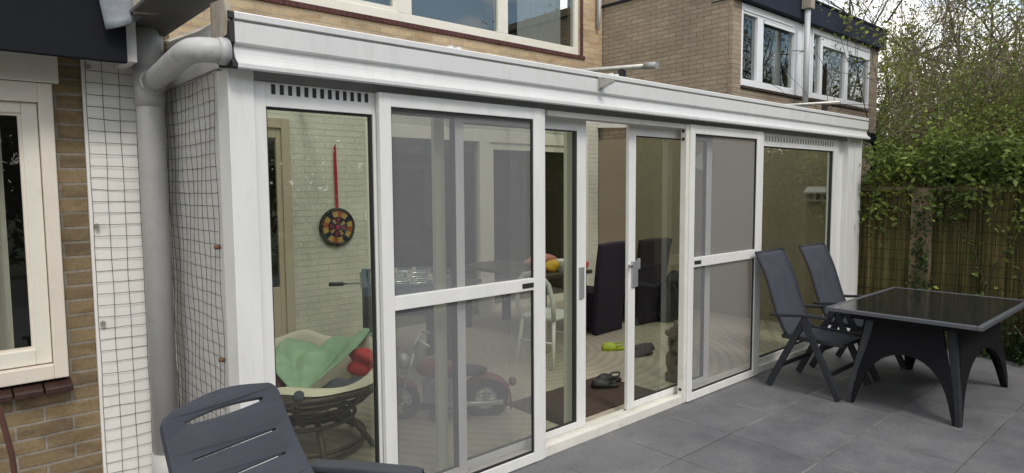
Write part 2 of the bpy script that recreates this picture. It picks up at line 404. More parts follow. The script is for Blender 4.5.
def dart_mat():
    """dartboard face: twenty wedges in dark blue / yellow / red, two rings"""
    m, t, b = nt('dartboard_wedges'); p = obj_co(t)
    s = t.nodes.new('ShaderNodeSeparateXYZ'); t.links.new(p, s.inputs[0])
    a = math_(t, 'ARCTAN2', s.outputs['Z'], s.outputs['X']); r = math_(t, 'SQRT', math_(t, 'ADD', math_(t, 'POWER', s.outputs['X'], 2.0), math_(t, 'POWER', s.outputs['Z'], 2.0)))
    w = math_(t, 'MODULO', math_(t, 'FLOOR', math_(t, 'MULTIPLY', math_(t, 'ADD', a, 3.1416), 16/6.2832)), 4.0)
    def pick(c0, c1, c2, c3):
        x = mixc(t, math_(t, 'GREATER_THAN', w, .5), c0, c1); x = mixc(t, math_(t, 'GREATER_THAN', w, 1.5), x, c2)
        return mixc(t, math_(t, 'GREATER_THAN', w, 2.5), x, c3)
    out = pick((.42,.29,.09), (.016,.018,.045), (.40,.27,.08), (.30,.075,.03))
    inn = pick((.10,.02,.06), (.36,.24,.09), (.02,.022,.06), (.22,.035,.05))
    o = mixc(t, math_(t, 'LESS_THAN', r, .105), out, inn)
    for rr in (.105, .035, .178):
        e = math_(t, 'LESS_THAN', math_(t, 'ABSOLUTE', math_(t, 'SUBTRACT', r, rr)), .007); o = mixc(t, e, o, (.012,.012,.016))
    o = mixc(t, math_(t, 'LESS_THAN', r, .028), o, (.30,.03,.10))
    t.links.new(o, b.inputs['Base Color']); b.inputs['Roughness'].default_value = .8; return m

# ------------------------------------------------------------------ setting: ground
o = MB().add([(-400,-400,-.02),(400,-400,-.02),(400,400,-.02),(-400,400,-.02)], [(0,1,2,3)]).build('ground', plain('soil_and_grass', (.06,.07,.03), .95, .3, 3, .4, 30, local=False))
tag(o, kind='structure')
o = MB().box(-6, 7.72, -7.5, YF+.02, -.1, 0).box(-6, .94, YF+.02, YL, -.1, -.001).build('patio', paving_mat()); tag(o, kind='structure')
o = MB().box(.96, 7.62, YF+.03, YW+5.4, -.06, .02).build('indoor_floor', floor_mat()); tag(o, kind='structure')

# ------------------------------------------------------------------ conservatory
con = thing('conservatory', 'long white aluminium conservatory with sliding glass and insect screen doors', 'conservatory', (.94, YF, 0))
W = M['white']
MB().box(.942, 1.05, YF, YF+.14, 0, 2.19).build('corner_post', W, con, bevel=.003)
MB().box(7.336, 7.50, YF, YF+.14, 0, 2.205).box(7.506, 7.69, YF-.004, YF+.14, 0, 2.205).build('corner_post', W, con, bevel=.003)
MB().box(7.118, 7.336, YF+.06, YF+.13, 0, 2.2).build('filler_panel', W, con, bevel=.002)
# header track above the doors and threshold below
hb = MB().box(1.05, 7.336, YF+.02, YF+.13, 2.15, 2.30)
hb.build('header_beam', M['grey_alu'], con)
tr = MB()
for k in range(3): tr.box(2.80, 4.30, YF-.012+.034*k, YF+.006+.034*k, 2.118, 2.15)
tr.build('door_track', M['whiteold'], con)
th = MB().box(1.05, 7.12, YF-.012, YF+.03, 0, .062).box(1.05, 7.12, YF+.03, YF+.14, 0, .045)
for k in range(3): th.box(1.66, 5.46, YF+.038+.034*k, YF+.046+.034*k, .045, .060)
th.build('threshold', M['whiteold'], con, bevel=.002)

def frame_mb(x0, x1, z0, z1, y0, y1, wl, wr, wt, wb, mid=None):
    m = MB().box(x0, x0+wl, y0, y1, z0, z1).box(x1-wr, x1, y0, y1, z0, z1)
    m.box(x0+wl, x1-wr, y0+.0015, y1-.0015, z1-wt, z1).box(x0+wl, x1-wr, y0+.0015, y1-.0015, z0, z0+wb)
    if mid: m.box(x0+wl, x1-wr, y0+.001, y1-.001, mid[0], mid[1])
    return m
def sheet(x0, x1, z0, z1, y): return MB().add([(x0,y,z0),(x1,y,z0),(x1,y,z1),(x0,y,z1)], [(0,1,2,3)])

def fixed_window(x0, x1, gx0, gx1, gz0, gz1, top, slots, sw, sz0, sz1, y, vm='dark'):
    f = frame_mb(x0, x1, .062, top, y, y+.06, gx0-x0, x1-gx1, top-gz1, gz0-.062).build('fixed_window', W, con, bevel=.002)
    sheet(gx0, gx1, gz0, gz1, y+.03).build('pane', M['glass'], f)
    g = frame_mb(gx0, gx1, gz0, gz1, y+.012, y+.04, .008, .008, .01, .01).build('gasket', M['dark'], f)
    v = MB(); n = slots
    for k in range(n):
        xc = gx0+.015 + (gx1-gx0-.03)*(k+.5)/n; v.box(xc-sw/2, xc+sw/2, y-.002, y+.002, sz0, sz1)
    v.build('vent_grille', M[vm], f)  # dark blocks on the frame stand in for the shaded slot openings
    return f
fixed_window(1.052, 1.645, 1.103, 1.625, .13, 2.045, 2.15, 13, .017, 2.100, 2.142, YF+.012)
fixed_window(5.475, 7.116, 5.512, 6.995, .12, 2.035, 2.15, 26, .020, 2.080, 2.125, YF+.012, 'oldwood')

def screen_door(x0, x1, wl, wr, rail, sy=YF-.010):
    f = frame_mb(x0, x1, .006, 2.15, YF-.034, YF-.002, wl, wr, .066, .062, rail).build('screen_door', W, con, bevel=.003)
    s = sheet(x0+wl, x1-wr, .068, 2.084, sy).build('insect_screen', M['screen'], f)
    e = frame_mb(x0+wl, x1-wr, .068, 2.084, YF-.026, YF-.012, .006, .008, .012, .012).build('screen_edge', M['dark'], f)
    return f
sd = screen_door(1.634, 2.738, .066, .076, (1.072, 1.144))
MB().box(2.566, 2.655, YF-.037, YF-.030, 1.090, 1.118).build('handle', M['dark'], sd)
se = screen_door(4.300, 5.420, .064, .108, (1.058, 1.133))
MB().box(4.372, 4.462, YF-.037, YF-.030, 1.080, 1.108).build('handle', M['dark'], se)

def sliding_door(x0, x1, wl, wr, y, gz0=.135, gz1=2.040, top=2.112):
    f = frame_mb(x0, x1, .062, top, y, y+.03, wl, wr, top-gz1, gz0-.062).build('sliding_door', W, con, bevel=.003)
    sheet(x0+wl, x1-wr, gz0, gz1, y+.015).build('pane', M['glass'], f)
    frame_mb(x0+wl, x1-wr, gz0, gz1, y+.005, y+.025, .007, .022, .008, .008).build('gasket', M['dark'], f)
    return f
YD = YF+.036
dg_ = sliding_door(1.655, 2.197, .04, .056, YD, gz0=.11, gz1=2.066, top=2.118)
db = sliding_door(2.16, 3.240, .055, .088, YD+.034, gz0=.11, gz1=2.048, top=2.122)
MB().box(3.168, 3.212, YD+.022, YD+.035, .945, 1.155).build('handle', M['handle'], db, bevel=.003)
dc = sliding_door(3.692, 4.77, .078, .075, YD+.034, gz0=.11, gz1=2.048, top=2.122)
hm = MB().box(3.722, 3.785, YD+.018, YD+.035, .962, 1.150).box(3.785, 3.806, YD+.014, YD+.035, 1.09, 1.165)
hm.build('handle', M['handle'], dc, bevel=.003)
MB().tube([(3.70, YD+.03, 1.120), (3.672, YD-.012, 1.120)], .012, 10).build('latch_knob', M['chrome'], dc)
# jambs between the leaves, with bolts
MB().box(2.741, 2.762, YF-.028, YF+.03, .006, 2.15).build('jamb', W, con, bevel=.002)
jm = MB().box(4.258, 4.298, YF-.022, YF+.028, .006, 2.15).build('jamb', M['whiteold'], con, bevel=.002)
for z in (2.10, 2.04, .11): MB().tube([(4.258, YF+.004, z), (4.253, YF+.004, z)], .012, 10).build('bolt', M['dark'], jm)
# slim pale strips behind the panes, standing in for a reflection in the glass
for x0, x1 in ((2.088, 2.155), (3.150, 3.208)):
    MB().box(x0, x1, YF+.16, YF+.19, .02, 2.2).build('reflection_strip', M['creamlight'], con)

# gutter / fascia profile along x
yg = YF
prof = [(yg+.06,2.20),(yg-.085,2.175),(yg-.092,2.182),(yg-.092,2.198),(yg-.086,2.203),(yg-.073,2.212),(yg-.062,2.225),(yg-.054,2.241),(yg-.049,2.258),(yg-.048,2.276),(yg-.064,2.281),(yg-.068,2.286),
        (yg-.068,2.368),(yg-.048,2.372),(yg-.048,2.380),(yg-.070,2.381),(yg-.070,2.404),(yg-.062,2.410),(yg+.08,2.410),(yg+.08,2.20)]
gm = MB().prism(prof, lambda y, z: (.955, y, z), lambda y, z: (7.672, y, z))
gm.build('gutter', M['gutter'], con)
gb = [(y+.002, z) for y, z in prof]
MB().prism(gb, lambda y, z: (.935, y, z), lambda y, z: (.9545, y, z)).build('gutter_end_cap', M['dark'], con)
# torn corner flashing beside the gutter end
MB().add([(.93,YF-.03,2.46),(.95,YF-.04,2.44),(.945,YF-.055,2.33),(.925,YF+.02,2.30),(.925,YF+.12,2.31),(.925,YF+.12,2.47)], [(0,1,2,3),(0,3,4,5)]).build('torn_flashing', M['oldwood'], con, solid=.008)
# clips on the gutter lip
for x in (2.05, 2.10, 3.35, 3.40): MB().box(x, x+.022, yg-.05, yg-.02, 2.410, 2.424).build('gutter_clip', W, con)
# roof
z0r, z1r = 2.40, 2.66
MB().add([(.95,YF+.02,z0r),(7.69,YF+.02,z0r),(7.69,YW,z1r),(.95,YW,z1r)], [(0,1,2,3)]).build('roof', M['roof'], con)
for k in range(8):
    x = 1.0 + 6.62*k/7
    MB().bar((x, YF+.05, z0r-.045), (x, YW-.01, z1r-.045), .06, .08).build('rafter', W, con)
# side walls
MB().box(.945, .985, YF+.14, YL, 0, 2.20).build('side_panel', M['cladshade'], con)
MB().box(.938, .985, YF+.125, YL, 2.203, 2.40).build('side_fascia', M['cladshade'], con, bevel=.003)
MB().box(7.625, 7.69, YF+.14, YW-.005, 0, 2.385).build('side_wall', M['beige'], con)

# ------------------------------------------------------------------ low extension on the left
ex = thing('brick_extension', 'brown brick extension with cream window and black roof fascia', 'house extension', (-2, YL, 0))
MB().box(-3.2, -1.3, YL, YL+.2, 0, 2.6).box(-1.3, .45, YL, YL+.2, 0, .70).box(-1.3, .45, YL, YL+.2, 2.32, 2.6).box(.44, .98, YL+.001, YL+.2, 0, 2.6).build('wall', M['brick_left'], ex)
MB().box(.985, .995, YL+.2, YW, 0, 2.4).build('inner_wall', M['ceil'], ex)
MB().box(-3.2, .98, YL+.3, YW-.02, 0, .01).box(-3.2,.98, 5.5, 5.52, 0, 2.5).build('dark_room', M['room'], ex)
wf = MB().box(.395, .452, YL-.035, YL+.10, .775, 2.19).box(-1.3, .395, YL-.034, YL+.10, 2.10, 2.19).box(-1.3, .395, YL-.034, YL+.10, .775, .845)
wf = wf.build('window', M['cream'], ex, bevel=.004)
sash = frame_mb(-.6, .392, .85, 2.098, YL+.0, YL+.05, .06, .062, .05, .075).build('sash', M['creamlight'], wf, bevel=.004)
frame_mb(-.54, .330, .922, 2.048, YL+.014, YL+.04, .012, .014, .012, .014).build('glazing_bead', M['cream'], wf)
sheet(-.54, .330, .92, 2.05, YL+.03).build('pane', M['dimglass'], wf)
MB().grid(lambda u, v: (-.54+.80*u, YL+.16+.02*math.sin(u*40), .86+1.2*v), 60, 2).build('curtain_or_dark_sheet', plain('pale_curtain', (.72,.69,.62), .9, .1, 9, stretch=(9,9,.3)), wf)
MB().box(-1.3, .478, YL-.05, YL+.02, 2.193, 2.34).build('lintel_board', M['creamlight'], ex, bevel=.003)
st = MB()
for k in range(14):
    x1 = .462 - k*.118; a = [(x1-.112, YL-.075, .712), (x1, YL-.075, .712), (x1, YL+.05, .72), (x1-.112, YL+.05, .72), (x1-.112, YL-.075, .742), (x1, YL-.075, .742), (x1, YL+.05, .775), (x1-.112, YL+.05, .775)]
    st.add(a, [(0,3,2,1),(4,5,6,7),(0,1,5,4),(1,2,6,5),(2,3,7,6),(3,0,4,7)])
st.build('window_sill', M['silltile'], ex, bevel=.005)
MB().box(.575, .945, YL-.025, YL, 0, 2.56).build('cladding_panel', M['clad'], ex, bevel=.002)
MB().box(.715, .76, YL-.30, YL-.028, 2.29, 2.60).build('fascia_end_trim', M['clad'], ex)
MB().box(-3.4, .712, 3.48, 3.52, 2.275, 2.84).build('roof_fascia', M['fascia'], ex, bevel=.003)
MB().box(-3.4, .712, 3.52, YL+.25, 2.345, 2.36).build('soffit', M['soffit'], ex)
MB().box(-3.4, .98, 3.50, YW-.01, 2.845, 2.88).build('flat_roof', M['canopy'], ex)
# lead flap over the fascia corner
def flap(u, v):
    top = Vector((.575+.27*u, 3.475-.01, 2.72)); 
    b0, b1 = Vector((.622,3.455,2.405)), Vector((.795,3.43,2.505))
    bot = b0.lerp(b1, u) + Vector((0, -.02*math.sin(u*5), -.02*math.sin(u*3.1)))
    p = top.lerp(bot, v); p.y -= .03*v*v + .008*math.sin(7*u+4*v); return p
MB().grid(flap, 14, 10).build('lead_flap', M['lead'], ex, solid=.004)
# boxed eave above the recess
ev = MB().box(.715, .955, YF+.10, YL, 2.485, 2.50).build('eave_soffit', M['soffit'], ex)
MB().add([(.72,3.36,2.475),(.955,3.30,2.50),(.955,3.28,2.70),(.72,3.34,2.70)], [(0,1,2,3)]).build('eave_board', M['oldwood'], ex, solid=.02)

# wire mesh on the two panels
def wire_mesh(name, label, fn, u0, u1, z0, z1, du, dz, skip=0):
    t = thing(name, label, 'wire mesh', fn(u0, z0, 0))
    m = MB(); nu = int(round((u1-u0)/du)); nz = int(round((z1-z0)/dz))
    def wob(a, b): return .0012*math.sin(9.1*a+3*b)+.0010*math.sin(17*a-5*b)
    for i in range(nu+1):
        u = u0+(u1-u0)*i/nu; pts = [fn(u+wob(z, i), z, .006+.004*math.sin(11*z+i)) for z in np.linspace(z0, z1, 26)]; m.tube(pts, .0013, 4)
    for j in range(nz+1):
        z = z0+(z1-z0)*j/nz; pts = [fn(u, z+wob(u*2, j*1.7)-.004*math.sin(3.14*(u-u0)/(u1-u0)), .006+.004*math.sin(13*u+j)) for u in np.linspace(u0, u1, 12)]; m.tube(pts, .0013, 4)
    m.build('wire', M['wire'], t); return t
wl = wire_mesh('wire_mesh', 'wire mesh fixed over the white panel between brick wall and drainpipe', lambda u, z, w: (u, YL-.028-w, z), .588, .94, .06, 2.33, .068, .0575)
for x, z in ((.60, 2.285), (.60, 1.51), (.604, 1.02)):
    MB().tube([(x, YL-.03, z), (x, YL-.055, z)], .011, 8).build('screw', M['rust'] if z < 1 else M['steel'], wl)
wr = wire_mesh('wire_mesh', 'wire mesh fixed over the side wall beside the white corner post', lambda u, z, w: (.942-w, u, z), YF+.17, YL-.03, .06, 2.19, .075, .0575)
for y, z in ((YF+.19, 1.43), (YF+.19, .92)):
    MB().tube([(.944, y, z), (.920, y, z)], .010, 8).build('screw', M['rust'], wr)

# drainpipe with branch from the gutter
dp = thing('drainpipe', 'thick grey plastic drainpipe in the corner with a slanted branch to the gutter', 'drainpipe', (.838, 3.66, 0))
pts = [(.838,3.66,.05),(.838,3.66,2.36)]
for a in np.linspace(0, 80, 6): pts.append((.838, 3.66+.10-.10*math.cos(R(a)), 2.38+.10*math.sin(R(a))))
MB().tube(pts, .063, 24).build('pipe', M['pvc'], dp)
MB().tube([(.838,3.66,2.10),(.838,3.66,2.30)], .068, 24).build('collar', M['pvc'], dp)
MB().tube([(.838,3.66,.05),(.838,3.66,.33)], .070, 24).build('collar', M['pvc'], dp)
MB().tube([(.838,3.66,0),(.838,3.66,.07)], .078, 24).build('ground_socket', M['dark'], dp)
bp_ = [(.842,3.64,2.212),(.828,3.40,2.222),(.808,3.02,2.236),(.803,2.90,2.240),(.808,2.835,2.242),(.832,2.800,2.243),(.865,2.790,2.244),(.935,2.788,2.246)]
MB().tube(bp_, .050, 22).build('branch_pipe', M['pvcold'], dp)
MB().tube([(.842,3.615,2.213),(.838,3.575,2.215)], .060, 22).build('branch_collar', M['pvcold'], dp)
MB().tube([(.893,2.789,2.245),(.928,2.788,2.246)], .0545, 22).build('branch_collar', M['pvcold'], dp)
MB().tube([(.76+.012*math.cos(a), 3.62+.035*math.sin(a)*0, 2.40+.035*math.sin(a)) for a in np.linspace(1.4, 4.8, 8)], .004, 6).build('cable_loop', M['pvclight'], dp)

# ------------------------------------------------------------------ main house
ho = thing('brick_house', 'buff brick house rising behind the conservatory with cream upstairs windows', 'house', (4, YW, 0))
MB().box(-.2, 7.695, YW, YW+.25, 2.62, 3.543).box(-.2, 2.2, YW, YW+.25, 3.543, 5.6).box(7.20, 7.695, YW, YW+.25, 3.543, 5.6).box(2.2, 7.2, YW, YW+.25, 5.1, 5.6).build('wall', M['brick_up'], ho)
MB().box(2.15, 7.30, YW-.02, YW+.2, 3.545, 3.598).build('window_sill', M['rowlock'], ho)
MB().box(7.205, 7.262, YW-.012, YW+.2, 3.60, 5.05).build('rowlock_jamb', M['rowlock'], ho)
up = frame_mb(2.2, 7.195, 3.60, 5.1, YW+.02, YW+.12, .10, .075, .1, .11)
up.box(4.13, 4.32, YW+.022, YW+.118, 3.71, 5.0).box(5.655, 5.825, YW+.022, YW+.118, 3.71, 5.0)
up = up.build('window', M['creamlight'], ho, bevel=.006)
for a, b in ((2.3, 4.13), (4.32, 5.655), (5.825, 7.12)):
    sheet(a, b, 3.71, 5.0, YW+.06).build('pane', M['winglass'], up)
frame_mb(2.3, 4.13, 3.71, 5.0, YW+.03, YW+.1, .03, .06, .06, .05).build('opening_sash', M['creamlight'], up)
MB().box(2.2, 7.2, YW+.5, YW+.52, 3.3, 5.2).build('curtain_or_dark_sheet', M['room'], ho)  # dark sheet behind the panes, painting the unlit room upstairs
MB().box(6.15, 7.0, YW+.2, YW+.21, 3.4, 5.1).build('net_curtain', M['curtain_or_dark_sheet'], ho)
MB().box(-.2, 7.695, YW-.1, YW+6, 5.6, 5.75).build('flat_roof', M['canopy'], ho)
# ground floor inside the conservatory: painted brick, door, wide opening
MB().box(2.78, 3.66, YW, YW+.2, 0, 2.62).box(.99, 2.78, YW, YW+.2, 2.40, 2.62).box(3.66, 7.38, YW, YW+.2, 2.42, 2.62).box(7.38, 7.622, YW, YW+.2, 0, 2.62).box(.99, 1.7, YW, YW+.2, 0, 2.40).build('painted_wall', M['brick_white'], ho)
df = frame_mb(1.7, 2.78, .02, 2.40, YW-.03, YW+.08, .09, .09, .10, .03).build('door', M['tan'], ho, bevel=.005)
frame_mb(1.79, 2.69, .05, 2.30, YW+.0, YW+.05, .06, .05, .10, .62).build('door_leaf', M['tan'], df, bevel=.004)
sheet(1.85, 2.64, .67, 2.20, YW+.02).build('pane', M['glass'], df)
of = MB().box(3.66, 3.72, YW-.02, YW+.1, 0, 2.42).box(3.72, 7.38, YW-.018, YW+.1, 2.27, 2.42).box(5.29, 5.46, YW-.018, YW+.1, .02, 2.27).box(7.32, 7.38, YW-.018, YW+.1, .02, 2.27)
of = of.build('opening_frame', M['creamlight'], ho, bevel=.005)
frame_mb(5.46, 7.32, .02, 2.27, YW+.01, YW+.06, .08, .08, .09, .10).build('glazed_door', M['creamlight'], of)
sheet(3.72, 5.29, .02, 2.27, YW+.04).build('pane', M['glass'], of)
sheet(5.54, 7.24, .12, 2.18, YW+.035).build('pane', M['glass'], of)
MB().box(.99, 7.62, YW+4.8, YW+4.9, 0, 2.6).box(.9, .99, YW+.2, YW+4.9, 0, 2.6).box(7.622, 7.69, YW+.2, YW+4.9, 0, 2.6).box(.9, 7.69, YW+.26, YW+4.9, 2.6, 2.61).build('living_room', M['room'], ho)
MB().box(3.62, 3.655, YW-.012, YW, 1.32, 1.42).build('light_switch', M['creamlight'], ho)
MB().tube([(7.57,YW-.04,4.02),(7.575,YW-.05,4.3),(7.60,YW-.05,5.5)], .022, 10).tube([(7.54,YW-.05,4.08),(7.56,YW-.05,5.5)], .015, 8).build('awning_arm', M['pvclight'], ho)

# ------------------------------------------------------------------ neighbouring house
ne = thing('brick_house', 'dark brown brick neighbouring house with white upstairs windows and blue black fascia', 'house', (10, YN, 0))
MB().box(7.70, 7.75, YN+.06, 11.5, 0, 4.52).build('side_wall', M['brick_ny'], ne)
MB().box(7.70, 7.915, YN, YN+.055, 0, 4.10).box(7.915, 12.24, YN, YN+.2, 0, 2.95).box(12.24, 12.62, YN, YN+.2, 0, 4.10).build('wall', M['brick_nx'], ne)
MB().box(12.56, 12.62, YN+.2, 11.5, 0, 4.3).build('end_wall', M['brick_ny'], ne)
MB().box(7.915, 12.24, YN-.03, YN+.2, 2.953, 2.985).build('window_sill', M['silltile'], ne)
wn = plain('white_window_frame', (.80,.81,.83), .35, .03, 3)
w1 = frame_mb(7.915, 9.52, 2.988, 4.04, YN+.0, YN+.09, .045, .12, .13, .09).box(8.335, 8.495, YN+.001, YN+.088, 3.078, 3.91)
w1.box(8.50, 9.40, YN-.012, YN+.0, 3.86, 3.90).box(7.96, 9.36, YN-.014, YN-.0, 3.94, 3.965)
w1 = w1.build('window', wn, ne, bevel=.004)
sheet(7.96, 8.335, 3.078, 3.91, YN+.04).build('pane', M['farglass'], w1); sheet(8.495, 9.40, 3.078, 3.91, YN+.04).build('pane', M['farglass'], w1)
MB().box(9.522, 9.978, YN+.012, YN+.09, 2.988, 4.04).box(9.66, 9.675, YN-.004, YN+.012, 2.988, 4.04).build('white_panel', wn, ne)
w2 = frame_mb(9.98, 12.24, 3.0, 4.05, YN+.0, YN+.09, .05, .06, .10, .08).box(10.27, 10.36, YN+.001, YN+.088, 3.08, 3.95).box(11.20, 11.33, YN+.001, YN+.088, 3.08, 3.95)
w2.box(10.0, 12.2, YN-.014, YN-.0, 3.955, 3.975).box(10.36, 11.20, YN+.002, YN+.08, 3.82, 3.95).box(11.33, 12.18, YN+.002, YN+.08, 3.82, 3.95)
w2 = w2.build('window', wn, ne, bevel=.004)
for a, b in ((10.03, 10.27), (10.36, 11.20), (11.33, 12.18)): sheet(a, b, 3.08, 3.95, YN+.04).build('pane', M['farglass'], w2)
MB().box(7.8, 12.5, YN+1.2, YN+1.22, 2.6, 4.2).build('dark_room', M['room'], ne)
for a, b in ((7.97, 8.10), (9.15, 9.36), (10.04, 10.26), (11.0, 11.2), (11.95, 12.18)):
    MB().grid(lambda u, v, a=a, b=b: (a+(b-a)*u, YN+.2+.02*math.sin(u*25), 3.05+.9*v), 16, 2).build('net_curtain', M['curtain_or_dark_sheet'], ne)
MB().box(7.69, 12.70, YN-.10, YN-.03, 4.045, 4.36).build('roof_fascia', M['fascian'], ne, bevel=.003)
MB().box(7.69, 12.70, YN-.03, YN+.30, 4.05, 4.06).build('soffit', M['fascian'], ne)
MB().box(7.68, 12.74, YN-.12, YN-.02, 4.36, 4.385).box(7.68, 12.74, YN-.02, 11.5, 4.36, 4.40).build('flat_roof', M['canopy'], ne)
np_ = MB().tube([(9.42,YN-.17,2.6),(9.42,YN-.17,4.2)], .04, 16).build('rain_pipe', M['pvclight'], ne)
MB().box(9.35, 9.49, YN-.24, YN-.11, 4.17, 4.36).build('rain_hopper', M['oldwood'], ne, bevel=.006)
MB().tube([(9.30,YN-.02,3.60),(9.42,YN-.13,3.60),(9.52,YN-.02,3.60)], .006, 6).build('pipe_bracket', M['dark'], ne)
# a low black canopy in the neighbour's garden
ca = thing('canopy', 'black flat canopy roof against the neighbouring house behind the fence', 'canopy', (9.0, 3.9, 0))
MB().add([(8.05,3.3,2.33),(9.6,3.3,2.30),(9.6,YN-.01,2.46),(8.05,YN-.01,2.49)], [(0,1,2,3)]).build('roof_sheet', M['canopy'], ca, solid=.05)
MB().box(8.02, 9.62, 3.26, 3.30, 2.24, 2.36).build('front_beam', M['canopy'], ca)
for x in (8.1, 9.5): MB().box(x, x+.08, 3.3, 3.38, -.02, 2.28).build('post', M['canopy'], ca)

# ------------------------------------------------------------------ awning rails and floodlight on the roof
ar = thing('awning_rail', 'weathered metal awning rail with dark end cap lying above the gutter', 'awning rail', (4.53, 3.3, 2.47))
MB().tube([(4.53,3.38,2.690),(4.53,5.9,2.89)], .022, 12).build('rail', M['steel'], ar)
MB().tube([(4.53,3.28,2.682),(4.53,3.40,2.692)], .030, 12).build('end_cap', M['grey_alu'], ar)
for y in (3.62, 5.4): MB().box(4.505, 4.555, y, y+.05, 2.44+.06*(y-3.0), 2.675+.08*(y-3.3)).build('bracket', M['dark'], ar, bevel=.004)
ar2 = thing('awning_rail', 'thin metal awning rail above the far right end of the gutter', 'awning rail', (7.45, 3.0, 2.42))
MB().tube([(7.45,2.98,2.585),(7.45,5.9,2.70)], .018, 10).build('rail', M['steel'], ar2)
MB().box(7.425, 7.475, 3.12, 3.17, 2.42, 2.575).build('bracket', M['dark'], ar2, bevel=.004)
fl = thing('awning_bracket', 'small grey wedge shaped metal bracket sticking out of the gutter', 'bracket', (3.28, YF-.05, 2.34))
a = [(3.18,YF-.047,2.300),(3.205,YF-.047,2.300),(3.205,YF-.047,2.385),(3.18,YF-.047,2.385)]
MB().box(3.19, 3.215, YF-.078, YF-.0685, 2.300, 2.380).build('back_plate', M['steel'], fl, bevel=.002)
MB().add([(3.195,YF-.078,2.310),(3.245,YF-.078,2.310),(3.245,YF-.078,2.355),(3.195,YF-.078,2.372),(3.205,YF-.17,2.338),(3.235,YF-.17,2.338),(3.235,YF-.17,2.350),(3.205,YF-.17,2.352)],
         [(0,3,2,1),(4,5,6,7),(0,1,5,4),(1,2,6,5),(2,3,7,6),(3,0,4,7)]).build('wedge', M['steel'], fl, bevel=.002)

# ------------------------------------------------------------------ garden table
ta = thing('garden_table', 'anthracite garden table with dark glass top and arched side panels', 'table', (5.87, 1.60, 0))
tf = frame_mb(5.14, 6.62, 0, 1, 0, 1, .1, .1, .1, .1)
X0, X1, Y0, Y1 = 5.14, 6.62, 1.10, 2.12
tm = MB().box(X0, X1, Y0, Y0+.035, .712, .742).box(X0, X1, Y1-.035, Y1, .712, .742).box(X0, X0+.035, Y0+.035, Y1-.035, .7125, .7415).box(X1-.035, X1, Y0+.035, Y1-.035, .7125, .7415)
tm.build('top_frame', plain('grey_table_edge', (.085,.092,.105), .4, .08, 9), ta, bevel=.004)
MB().box(X0+.034, X1-.034, Y0+.034, Y1-.034, .728, .7395).build('table_top', M['tableglass'], ta)
MB().box(X0+.12, X1-.12, Y0+.14, Y1-.14, .66, .712).build('apron', M['blackpanel'], ta)
def arch(w, H=.68):
    """panel outline: concave flared legs, wide arch between them"""
    h = w/2; pts = []
    for k in range(9): t = k/8; pts.append((-(h-.005) + .14*math.sin(t*math.pi/2)**1.0 * (t**.6), H*t))
    for k in range(9): t = 1-k/8; pts.append(((h-.005) - .14*math.sin(t*math.pi/2)**1.0 * (t**.6), H*t))
    ia = h-.034
    n = 18
    for k in range(n+1):
        a = math.pi*k/n; x = ia*math.cos(a); z = .43*(math.sin(a)**.62 if math.sin(a) > 0 else 0); pts.append((x*(1-.24*(z/.43)**.8), z))
    return pts
fx0, fx1, fy0, fy1 = 5.25, 6.60, 1.235, 1.965
for x in (fx0, fx1): plate('leg_panel', arch(fy1-fy0), [], lambda u, v, w, x=x: (x + w + (.10*(v/.68) if x < 6 else -.10*(v/.68)), (fy0+fy1)/2 + u, v), .03, M['blackpanel'], ta)
for y in (fy0, fy1): plate('leg_panel', arch(fx1-fx0), [], lambda u, v, w, y=y: ((fx0+fx1)/2 + u, y + w + (.06*(v/.68) if y < 1.6 else -.06*(v/.68)), v), .03, M['blackpanel'], ta)
for x, sx in ((fx0, 1), (fx1, -1)):
    for y, sy in ((fy0, 1), (fy1, -1)):
        pts = []
        for k in range(9):
            t = k/8; d = .13*math.sin(t*math.pi/2)*(t**.6); pts.append((x + sx*d, y + sy*d*.75, .69*t))
        m = MB()
        for p, q in zip(pts, pts[1:]): m.bar(p, (q[0], q[1], q[2]+.001), .030+.028*(p[2]/.69), .036+.010*(p[2]/.69), up=(sx, -sy*.2, 0))
        m.build('leg', M['anthra'], ta)

